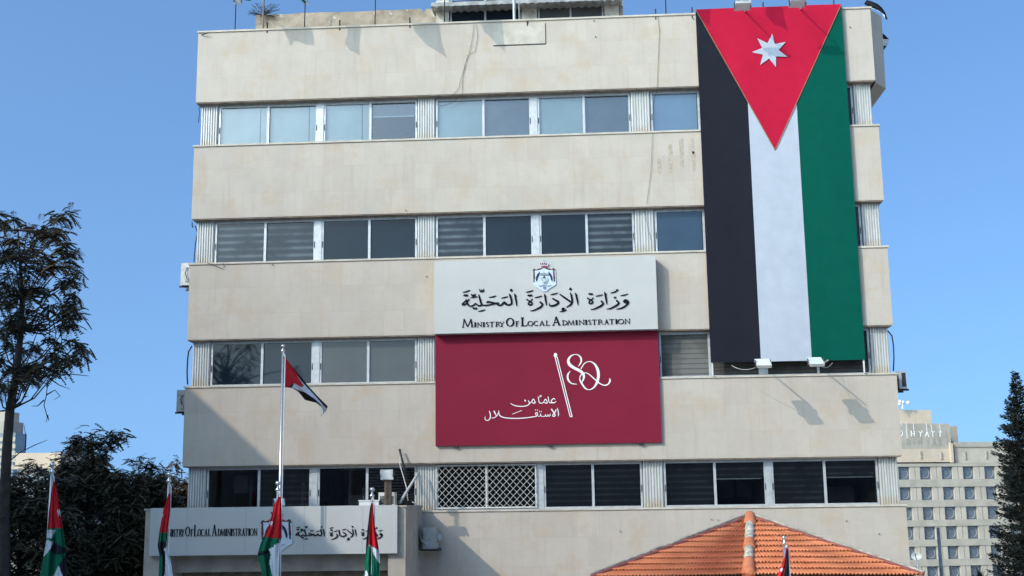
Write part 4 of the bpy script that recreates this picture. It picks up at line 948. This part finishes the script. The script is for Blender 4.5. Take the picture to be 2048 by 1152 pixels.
# ridge mortar along the silhouettes and the cap tiles on the hip
m = MB()
for E in (KL, KR):
    n = 40; pts = []; rr = []
    for i in range(n+1):
        t = i/n; p = KA+(E-KA)*t; pts.append(p+np.array([0, .03, .062+.016*mnoise.noise((t*14, .5, 2))])); rr.append(.024+.012*mnoise.noise((t*30, 1.2, 5)))
    m.tube(pts, rr, 7)
m.build('mortar_ridge', M['mortar'], K)
m = MB()
for E in (KL, KR): m.tube([KA+np.array([0, -.045, .018])+(E-KA)*t for t in np.linspace(.03, .99, 20)], .028, 6)
m.build('ridge_tile', plain('purple_brown_tile', (.20, .06, .055), .8, .2, 8), K)
hd = KF-KA; hl = np.linalg.norm(hd); hd = hd/hl; hx = np.array([1, 0, 0]); hn = np.cross(hx, hd); hn = hn if hn[2] > 0 else -hn
M['hipm'] = plain('crumbling_mortar', (.46, .42, .35), .95, .45, 14, bump=1)
for t0, t1, kind in ((.0, .16, 0), (.16, .47, 1), (.47, .60, 0), (.60, .80, 1), (.80, 1.0, 0)):
    q = MB(); pts, rr = [], []
    for i in range(13):
        t = t0+(t1-t0)*i/12; pts.append(KA+hd*hl*t+hn*.03); rr.append((.092+.020*(i/12)) if kind == 0 else .078+.022*mnoise.noise((t*40, 3, 1)))
    q.tube(pts, rr, 12); q.build('hip_mortar' if kind else 'cap_tile', M['hipm'] if kind else M['tile'], K, smooth=True)
m = MB(); c0 = (KL+KR)/2
m.plan([tuple((c0+(q-c0)*.88)[:2]) for q in (KL, KF, KR, KB)], 0, ze_-.06); m.build('wall', M['portico'], K)
m = MB()
r_ = random.Random(4)
for px, py, an, ln in ((1655, 1092, -.6, .26), (1660, 1098, -.7, .2), (1665, 1101, 1.1, .13), (1682, 1108, 0.1, .24), (1676, 1103, -.5, .1), (1690, 1107, .3, .15), (1645, 1090, -.5, .12)):
    t = (py-1034)/(1151-1034); Yd = KA[1]+(KF[1]-KA[1])*t-.1; p = P(px, py, Yd); m.obox(p, (ln/2*math.cos(an), 0, ln/2*math.sin(an)), (0, .05, -.02), (-.014*math.sin(an), .0, .014*math.cos(an)))
m.build('broken_tile', plain('broken_tile_clay', (.22, .07, .045), .85, .3, 9), K)
# small dish at the corner
p = P(1832, 1112, -6.5); T = thing('satellite_dish', tuple(p), 'small pale satellite dish beyond the right eave of the tiled roof', 'dish')
m = MB(); vs = [(p[0], p[1], p[2])]; n = 16
for k in range(n): vs.append((p[0]+.11*math.cos(2*math.pi*k/n), p[1]-.03, p[2]+.085*math.sin(2*math.pi*k/n)))
m.add(vs, [(0, 1+k, 1+(k+1) % n) for k in range(n)]); m.build('dish', M['acwhite'], T)
m = MB(); m.tube([(p[0]+.02, p[1], p[2]-.05), (p[0]+.02, p[1]+.02, 0)], .02, 6); m.build('pole', M['alud'], T); m = MB(); m.tube([(p[0], p[1]-.02, p[2]-.08), (p[0]-.06, p[1]-.16, p[2]+.06)], .008, 5); m.build('feed_arm', M['dark'], T)
# street lamp column on the right
p = P(1876, 1055, 12); m = MB(); m.tube([(p[0], 12, 0), (p[0], 12, p[2])], [.08, .055], 10); tag(m.build('lamp_post', M['galv'], smooth=True), 'plain grey steel post between the office building and the conifer', 'post')

# ------------------------------------------------------------------ distant hotel on the right
HY = 150.0
HB = -34; h0 = P(1812, 985, HY); hk = (HY+32.56)/FPX
HANG = math.radians(14); hu = np.array([math.cos(HANG), math.sin(HANG), 0]); hv = np.array([-math.sin(HANG), math.cos(HANG), 0])
HT = thing('hotel_building', (h0[0], HY, 0), 'distant beige stone hotel block with rows of square windows behind the office building', 'building')
def hp(px, py, off=0):
    d = _F+_R*(px-1024)/FPX-_U*(py-576)/FPX; t = ((h0+hv*off-CAM)@hv)/(d@hv); return CAM+d*t
def hs(p): return float((p-h0)@hu), float(p[2])
def hbox(m, s0, s1, d0, d1, z0, z1): 
    c = h0*np.array([1, 1, 0])+hu*(s0+s1)/2+hv*(d0+d1)/2+np.array([0, 0, (z0+z1)/2]); m.obox(c, hu*(s1-s0)/2, hv*(d1-d0)/2, (0, 0, (z1-z0)/2))
M['hstone'] = plain('hotel_stone', (.40, .355, .295), .9, .10, .4); M['hband'] = plain('hotel_stone_band', (.345, .31, .26), .9, .12, .6); M['hglass'] = tinted('hotel_glass', (.105, .125, .15), 1.5); M['hlite'] = plain('hotel_pale_stone', (.48, .39, .30), .9, .06, .5)
rows = [946, 987, 1027, 1066, 1106, 1146, 1186, 1226]; colx = [1810, 1853, 1896.5, 1939, 1982, 2024, 2066, 2108]
wz = []; 
s_a = hs(hp(1770, 950))[0]; s_b = hs(hp(2130, 950))[0]
zr = [hs(hp(1853, r))[1] for r in rows]; sc0 = [hs(hp(c+ (r0:=0), 965))[0] for c in colx]
ww = hs(hp(1853+11.5, 965))[0]-hs(hp(1853-11.5, 965))[0]; wh = hs(hp(1853, 936))[1]-hs(hp(1853, 958.5))[1]
ztop = hs(hp(1853, 927))[1]
m = MB(); hbox(m, s_a, s_b, .9, 22, HB, ztop); m.build('wall', M['hstone'], HT)
bands = MB(); prev = ztop
for z in zr:
    hbox(bands, s_a, s_b, -.12, .9, z+wh/2+.12, prev); prev = z-wh/2-.12
hbox(bands, s_a, s_b, -.12, .9, HB, prev); bands.build('stone_band', M['hband'], HT)
edges = [s_a]+[e for v in sc0 for e in (v-ww/2, v+ww/2)]+[s_b]
for i in range(0, len(edges), 2):
    a, b = edges[i], edges[i+1]; mid = (a+b)/2
    for p_, q_ in (((a, mid-.05), (mid+.05, b)) if 0 < i < len(edges)-2 else ((a, b),)):
        m = MB(); hbox(m, p_, q_, 0, .9, prev, ztop); m.build('pier', M['hstone'], HT)
for z in zr[:6]:
    for s in sc0:
        m = MB(); hbox(m, s-ww/2, s+ww/2, .40, .75, z-wh/2-.12, z+wh/2+.12); wd = m.build('window', M['hglass'], HT)
        m = MB(); r1, r2 = ww*.40, ww*.36
        for k in range(8):
            a0, a1 = math.pi/8+k*math.pi/4, math.pi/8+(k+1)*math.pi/4
            p0 = h0*np.array([1, 1, 0])+hu*(s+r1*math.cos(a0))+hv*.37+np.array([0, 0, z+r1*1.05*math.sin(a0)]); p1 = h0*np.array([1, 1, 0])+hu*(s+r1*math.cos(a1))+hv*.37+np.array([0, 0, z+r1*1.05*math.sin(a1)])
            m.tube([p0, p1], .035, 4)
        m.build('octagon_frame', M['alud'], wd)
def hrect(name, px0, py0, px1, py1, d0, d1, mat):
    a, b = hs(hp(px0, py0, d0)), hs(hp(px1, py1, d0)); m = MB(); hbox(m, a[0], b[0], d0, d1, b[1], a[1]); return m.build(name, mat, HT)
hrect('upper_wall', 1770, 898, 1901, 924, .25, 18, M['hlite']); hrect('upper_wall', 1908, 888, 2130, 925, .6, 18, M['hstone'])
hrect('sunlit_face_strip', 1900.5, 886, 1908.5, 925, -.15, 1.5, M['hlite']); hrect('parapet', 1770, 847, 1903, 897.9, .3, 14, M['hband']); hrect('stair_block', 1770, 820, 1864, 850, 3, 12, M['hlite'])  # first strip, in paler stone, imitates sunlight on a side face
hrect('stair_block', 1860, 852, 1917, 886, 5, 12, M['hband']); hrect('parapet', 1909, 884, 2130, 893, .4, 2, M['hband'])
for px, py0, py1 in ((1841, 902, 917), (1882, 904, 918), (1930, 903, 918), (1972, 902, 917)):
    m = MB(); a = hp(px, py0, .15 if px < 1900 else .5); b = hp(px, py1, .15 if px < 1900 else .5); m.obox((a+b)/2, hu*.11, hv*.12, (0, 0, (a[2]-b[2])/2)); m.build('wall_fin', M['hband'], HT)
# rooftop lettering on struts: D HYATT
m = MB()
HG = {'D': [[(.1,0),(.1,1)], [(.1,1),(.6,.95),(.9,.7),(.9,.3),(.6,.05),(.1,0)]], 'H': [[(.1,0),(.1,1)], [(.9,0),(.9,1)], [(.1,.5),(.9,.5)]], 'Y': [[(.1,1),(.5,.5)], [(.9,1),(.5,.5)], [(.5,.5),(.5,0)]], 'A': [[(.05,0),(.5,1)], [(.95,0),(.5,1)], [(.25,.35),(.75,.35)]], 'T': [[(.05,1),(.95,1)], [(.5,1),(.5,0)]]}
for ch, x0, x1, yt, yb_ in (('D', 1799, 1806, 861, 872), ('H', 1822, 1829.5, 862, 872.5), ('Y', 1837, 1845, 862, 873), ('A', 1850.5, 1858, 863, 873.5), ('T', 1862.5, 1869.5, 863.5, 873.5), ('T', 1876.5, 1884, 864, 874)):
    for s in HG[ch]: m.tube([hp(x0+(x1-x0)*u, yb_+(yt-yb_)*v, -.8) for u, v in s], .058, 5)
for px, yt, yb_ in ((1801.5, 845, 851), (1812, 845, 876), (1826.5, 846, 867), (1852.5, 847, 866), (1862, 848, 862), (1879, 849, 864)):
    m.tube([hp(px, yt, -.8), hp(px+2, yb_, -.8)], .04, 5); m.tube([hp(px, yt, -.8), hp(px, yt, .5)], .04, 5)
m.build('roof_lettering', M['white'], HT)
m = MB()
for px, py, r in ((1800, 803, .25), (1805.5, 804.5, .28), (1816, 805.5, .3), (1799, 808, .25)): m.ball(hp(px, py, 2), r, 10, 6)
m.tube([hp(1805, 818, 2), hp(1805, 804, 2)], .12, 5); m.tube([hp(1799, 808, 2), hp(1816, 806, 2)], .06, 5); m.build('antenna_cluster', M['white'], HT)

# ------------------------------------------------------------------ buildings on the left
T = thing('tower_block', tuple(P(12, 900, 110)*np.array([1, 1, 0])+np.array([0, 0, -25])), 'stepped grey office tower far behind the tall tree at the left edge', 'building')
for px0, px1, py0, dd, mt in ((-60, 17, 824, 6, 'hstone'), (-60, 25, 844, 3, 'hband'), (-60, 31, 867, 0, 'hglass')):
    a = P(px0, py0, 110+dd); b = P(px1, py0, 110+dd); m = MB(); m.box(a[0], b[0], 110+dd, 113+dd, -30, a[2]); m.build('storey_block', M[mt], T)
m = MB()
for k in range(5):
    a = P(-60, 880+k*14, 110); b = P(31, 880+k*14, 110); m.box(a[0], b[0]+.05, 109.8, 110, a[2]-.25, a[2]+.25)
m.build('floor_band', M['hstone'], T)
T = thing('white_house', tuple(P(150, 1000, 45)*np.array([1, 1, 0])), 'white walled house half hidden behind the dark trees', 'building')
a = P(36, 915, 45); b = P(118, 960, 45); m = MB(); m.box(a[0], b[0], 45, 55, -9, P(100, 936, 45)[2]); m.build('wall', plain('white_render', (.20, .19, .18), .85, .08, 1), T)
m = MB(); m.box(P(30, 930, 46)[0], P(120, 930, 46)[0], 46, 54, P(100, 936, 45)[2], P(60, 906, 46)[2]); m.build('roof_room', M['hlite'], T)
m = MB()
for px in (62, 95):
    a = P(px, 965, 45); m.box(a[0]-.5, a[0]+.5, 44.97, 45.0, a[2]-.9, a[2]+.5)
m.build('window', M['hglass'], T)

# ------------------------------------------------------------------ neighbour block left of the street (outside the frame, shades the entrance)
T = thing('apartment_block', (-18, -20, 0), 'tall plain apartment block across the side street, outside the picture', 'building')
m = MB(); m.box(-32, -11, -34, -8.6, 0, 17.9); m.build('wall', plain('apartment_render', (.40, .37, .32), .9, .1, 1), T)
m = MB()
for fl in range(5):
    for k in range(7): m.box(-11.0, -10.97, -33+k*3.5, -31.4+k*3.5, 1.2+fl*3.4, 2.7+fl*3.4)
m.build('window', M['navy'], T)

T = thing('street_building', (10, -64, 0), 'long low dark stone building across the street, behind the viewpoint', 'building')
m = MB(); m.box(-45, 60, -74, -62, 0, 13.5); m.build('wall', plain('dark_render', (.22, .20, .18), .9, .2, 1), T)
# ------------------------------------------------------------------ trees
def ptree(name, label, trunk, trunkr, branches, clusters, mat, seed, leaves=10, L=.34, npair=8, ll=.10, lw=.016, spread=1.0, group=None, cat='tree'):
    r_ = np.random.default_rng(seed); T = thing(name, (trunk[0][0], trunk[0][1], 0), label, cat, group)
    m = MB(); m.tube(trunk, trunkr, 9); m.build('trunk', M['bark'], T, smooth=True)
    m = MB()
    for pts, rr in branches: m.tube(pts, rr, 5)
    lf = MB()
    for c, rad in clusters:
        c = np.array(c)
        for k in range(leaves):
            d = r_.normal(0, 1, 3); d[2] = d[2]*.55-.08; d /= np.linalg.norm(d)
            st = c+d*rad*.25*r_.random()+r_.normal(0, rad*.28, 3)
            leaf_mesh(lf, st, d, np.array([0, 0, 1.]), L*(.7+.6*r_.random())*spread, npair, ll, lw, .35, r_)
            if k % 3 == 0: m.tube([c, st, st+d*L*.6], .006, 4, False)
    m.build('limb', M['bark'], T); lf.build('crown', mat, T)
    return T
YT1 = -1.0
def tp(x, y, dy=0): return P(x, y, YT1+dy)
tr_ = [np.array([tp(6, 1152)[0], YT1, 0]), tp(10, 1152), tp(9, 1000), tp(14, 900), tp(20, 820), tp(34, 740), tp(42, 660), tp(44, 590), tp(40, 520), tp(36, 460)]
cl = [(30,440),(60,458),(115,440),(130,430),(100,470),(20,480),(50,500),(78,478),(106,470),(128,486),(93,518),(125,505),(151,509),(135,528),(157,544),(112,534),(80,531),(96,550),(128,563),(144,570),(96,583),(74,573),(151,589),(144,608),(141,631),(154,627),(138,656),(96,611),(77,628),(83,656),(70,689),(106,679),(109,698),(144,685),(168,694),(157,708),(103,717),(128,727),(118,740),(83,727),(62,743),
      (5,450),(8,520),(25,545),(45,560),(10,570),(30,600),(8,610),(50,620),(20,640),(40,655),(5,670),(60,540),(60,600),(25,690),(45,700),(5,720),(20,740),(40,735),(66,505),(15,500),(40,480),(-20,480),(-30,560),(-25,640),(-20,720),(30,575),(12,590),(35,625),(52,580),(22,660),(28,520),(50,640),(55,735),(75,745),(35,760),(141,640),(148,622)]
rs = np.random.default_rng(11); clus = []; brs = []
cl += [(-10,430),(-15,460),(12,775),(-8,770),(-20,790),(60,760),(100,745),(150,722),(-25,600),(-15,680),(120,455),(85,455)]
for x, y in cl:
    c = tp(x+rs.uniform(-4, 4), y+rs.uniform(-5, 5), rs.uniform(-1.3, 1.3)); clus.append((c, .24))
    k = min(9, max(4, int(np.argmin([abs((y+45)-yy) for yy in (1152, 1152, 1000, 900, 820, 740, 660, 590, 520, 460)]))))
    s = tr_[k]; mid = (s+c)/2+np.array([0, 0, -.25])
    brs.append(([s, mid, c], [.035, .02, .008]))
for pts in ([(40,735),(75,748),(105,757),(135,748),(160,750),(178,752)], [(40,735),(70,770),(95,765),(93,790),(88,810),(95,835),(92,845)], [(88,800),(75,812),(63,812)], [(93,790),(110,780),(120,792),(108,800)], [(95,830),(98,842)], [(10,930),(40,905),(70,890),(95,880)], [(50,900),(52,875),(48,850)], [(25,870),(22,845),(18,815)], [(100,757),(118,770),(140,778)], [(96,620),(100,660),(96,690),(106,720)], [(106,640),(112,665),(108,690)], [(118,650),(124,680),(116,705),(100,720)]):
    brs.append(([tp(x, y, .2) for x, y in pts], [.022]+[.013]*(len(pts)-2)+[.006]))
ptree('tall_tree', 'tall feathery tree with sparse pinnate leaves rising at the left edge', tr_, [.16, .15, .14, .13, .12, .10, .08, .06, .04, .02], brs, clus, M['leafd'], 3, 19, .30, 8, .115, .028)
def bushy(name, label, cx, top, bottom, hw, Y, n, mat, seed, group=None, shape=1.0):
    r_ = np.random.default_rng(seed); cl = []
    b = P(cx, 1152, Y); base = np.array([b[0], Y, 0]); sc = (Y+32.56)/FPX
    t = P(cx, top, Y); zb = P(cx, bottom, Y)[2]; H = t[2]-zb; br = []
    for k in range(n):
        for _ in range(30):
            u = r_.uniform(-1, 1); v = r_.uniform(0, 1); wv = r_.uniform(-1, 1)
            lim = math.sqrt(max(0, 1-max(0, (v-.35)/.65)**2*shape)) if v > .35 else .85+.4*v
            if u*u+wv*wv < lim*lim and (u*u+wv*wv > .25*lim*lim or v > .55): break
        bump = 1+.18*mnoise.noise((u*2+seed, v*3, wv*2))
        c = np.array([b[0]+(t[0]-b[0])*v+u*hw*sc*bump, Y+wv*hw*sc*.8, zb+v*H*bump]); cl.append((c, .38))
        if k % 4 == 0: s = np.array([base[0]+(t[0]-b[0])*v*.5, Y, zb+H*v*.45]); br.append(([s, (s+c)/2+np.array([0, 0, -.2]), c], [.025, .016, .006]))
    tk = [base, np.array([b[0], Y, zb]), (np.array([b[0], Y, zb])+t)/2, t-np.array([0, 0, .4])]
    return ptree(name, label, tk, [.18, .15, .08, .02], br, cl, mat, seed, 27, .28, 6, .105, .033, group=group)
GT = 'dark trees left of the portico'
bushy('dark_tree', 'dark leafy tree with the highest rounded top left of the portico', 178, 868, 1190, 115, 2.5, 190, M['leafg'], 21, GT)
bushy('dark_tree', 'lower dark leafy tree filling the bottom left corner around the tall trunk', 45, 935, 1190, 120, 0.5, 190, M['leafg'], 22, GT)
bushy('dark_tree', 'dark leafy tree directly left of the portico wall', 285, 928, 1190, 95, 4.0, 200, M['leafg'], 23, GT)
bushy('brown_tree', 'brown leaved tree squeezed between dark trees and the office building corner', 348, 932, 1190, 44, 7.0, 130, M['leafb'], 24)
# conifer at right
YC = 4.0
cx0 = P(2030, 742, YC); cb = P(2046, 1152, YC); sc = (YC+32.56)/FPX
T = thing('conifer_tree', (cb[0]+.4, YC, 0), 'dark narrow conifer tree with drooping branches at the right edge', 'tree')
m = MB(); m.tube([(cb[0]+.4, YC, 0), (cb[0]+.1, YC, cb[2]), cx0], [.17, .12, .012], 8); m.build('trunk', M['bark'], T, smooth=True)
m = MB(); lim = MB(); r_ = np.random.default_rng(8)
prof_t, prof_r = [0, .06, .15, .28, .42, .55, .7, .85, 1.0], [3, 9, 20, 36, 46, 52, 58, 62, 66]
end = np.array([cb[0]+.25, YC, cb[2]-.8]); t = .012
while t < 1:
    R_px = np.interp(t, prof_t, prof_r); nb = int(5+7*min(1, R_px/50)); an0 = r_.uniform(0, 6.28)
    for b in range(nb):
        ax = cx0+(end-cx0)*(t+r_.uniform(-.006, .006)); an = an0+2*math.pi*b/nb+r_.normal(0, .25); reach = R_px*sc*r_.uniform(.55, 1.18)
        d = np.array([math.cos(an), math.sin(an), 0.0]); el = r_.uniform(-.30, .05)
        pos = lambda u: ax+d*reach*u+np.array([0, 0, reach*(el*u+.28*u*u)])
        lim.tube([ax, pos(.5), pos(1)], [.016, .01, .004], 4, False)
        for q in range(int(10+150*reach)):
            u = r_.uniform(.08, 1.04); wd_ = (.03+.13*(1-abs(u-.5)*1.5))*min(1, reach*1.4)
            p = pos(u)+np.array([-d[1], d[0], 0])*r_.normal(0, wd_)+np.array([0, 0, r_.normal(-.02, .035)])
            e = d*.8+np.array([-d[1], d[0], 0])*r_.normal(0, .6)+np.array([0, 0, r_.normal(.25, .35)]); e /= np.linalg.norm(e); wv = np.cross(e, r_.normal(0, 1, 3)); wv /= np.linalg.norm(wv)+1e-9
            o = len(m.v); l_ = .07+.06*r_.random(); m.v += [tuple(p), tuple(p+e*l_*.5+wv*.017), tuple(p+e*l_), tuple(p+e*l_*.5-wv*.017)]; m.f.append((o, o+1, o+2, o+3)); m.m.append(0)
    t += .016+.022*r_.random()*min(1, .4+t)
m.build('crown', M['conif'], T); lim.build('limb', M['bark'], T)
# palm head just above the lower edge
p = P(1960, 1152, 20); T = thing('palm_tree', (p[0], 20, 0), 'spiky palm head at the bottom edge before the hotel', 'tree')
m = MB(); m.tube([(p[0], 20, 0), (p[0], 20, p[2]-.2)], .16, 8); m.build('trunk', M['bark'], T)
m = MB(); r_ = np.random.default_rng(2)
for k in range(90):
    an = r_.uniform(0, 2*math.pi); el = r_.uniform(-.3, 1.4); d = np.array([math.cos(an)*math.cos(el), math.sin(an)*math.cos(el), math.sin(el)]); L_ = .5+.4*r_.random(); s = np.cross(d, (0, 0, 1.)); s /= np.linalg.norm(s)+1e-9
    b0 = np.array([p[0], 20, p[2]-.25]); o = len(m.v); e = b0+d*L_+np.array([0, 0, -.12]); m.v += [tuple(b0+s*.02), tuple(b0-s*.02), tuple((b0+e)/2-s*.03), tuple(e), tuple((b0+e)/2+s*.03)]; m.f.append((o, o+1, o+2, o+3, o+4)); m.m.append(0)
m.build('crown', M['conif'], T)

# tree by the street, left of the frame; the upper windows mirror it
rs = np.random.default_rng(31); clus = []; brs = []; tb = np.array([-5.2, -19, 0]); top = np.array([-4.8, -19.2, 12.2])
for k in range(70):
    c = np.array([-5+rs.normal(0, 1.5), -19.5+rs.normal(0, 1.5), rs.uniform(8.2, 12.0)]); clus.append((c, .35)); s_ = tb+(top-tb)*(c[2]-1.2)/12.2; brs.append(([s_, (s_+c)/2+np.array([0, 0, .1]), c], [.05, .03, .01]))
ptree('street_tree', 'feathery tree by the street left of the viewpoint, mirrored in the windows', [tb, (tb+top)/2, top], [.18, .12, .03], brs, clus, M['leafd'], 12, 8, .36, 8, .12, .026)
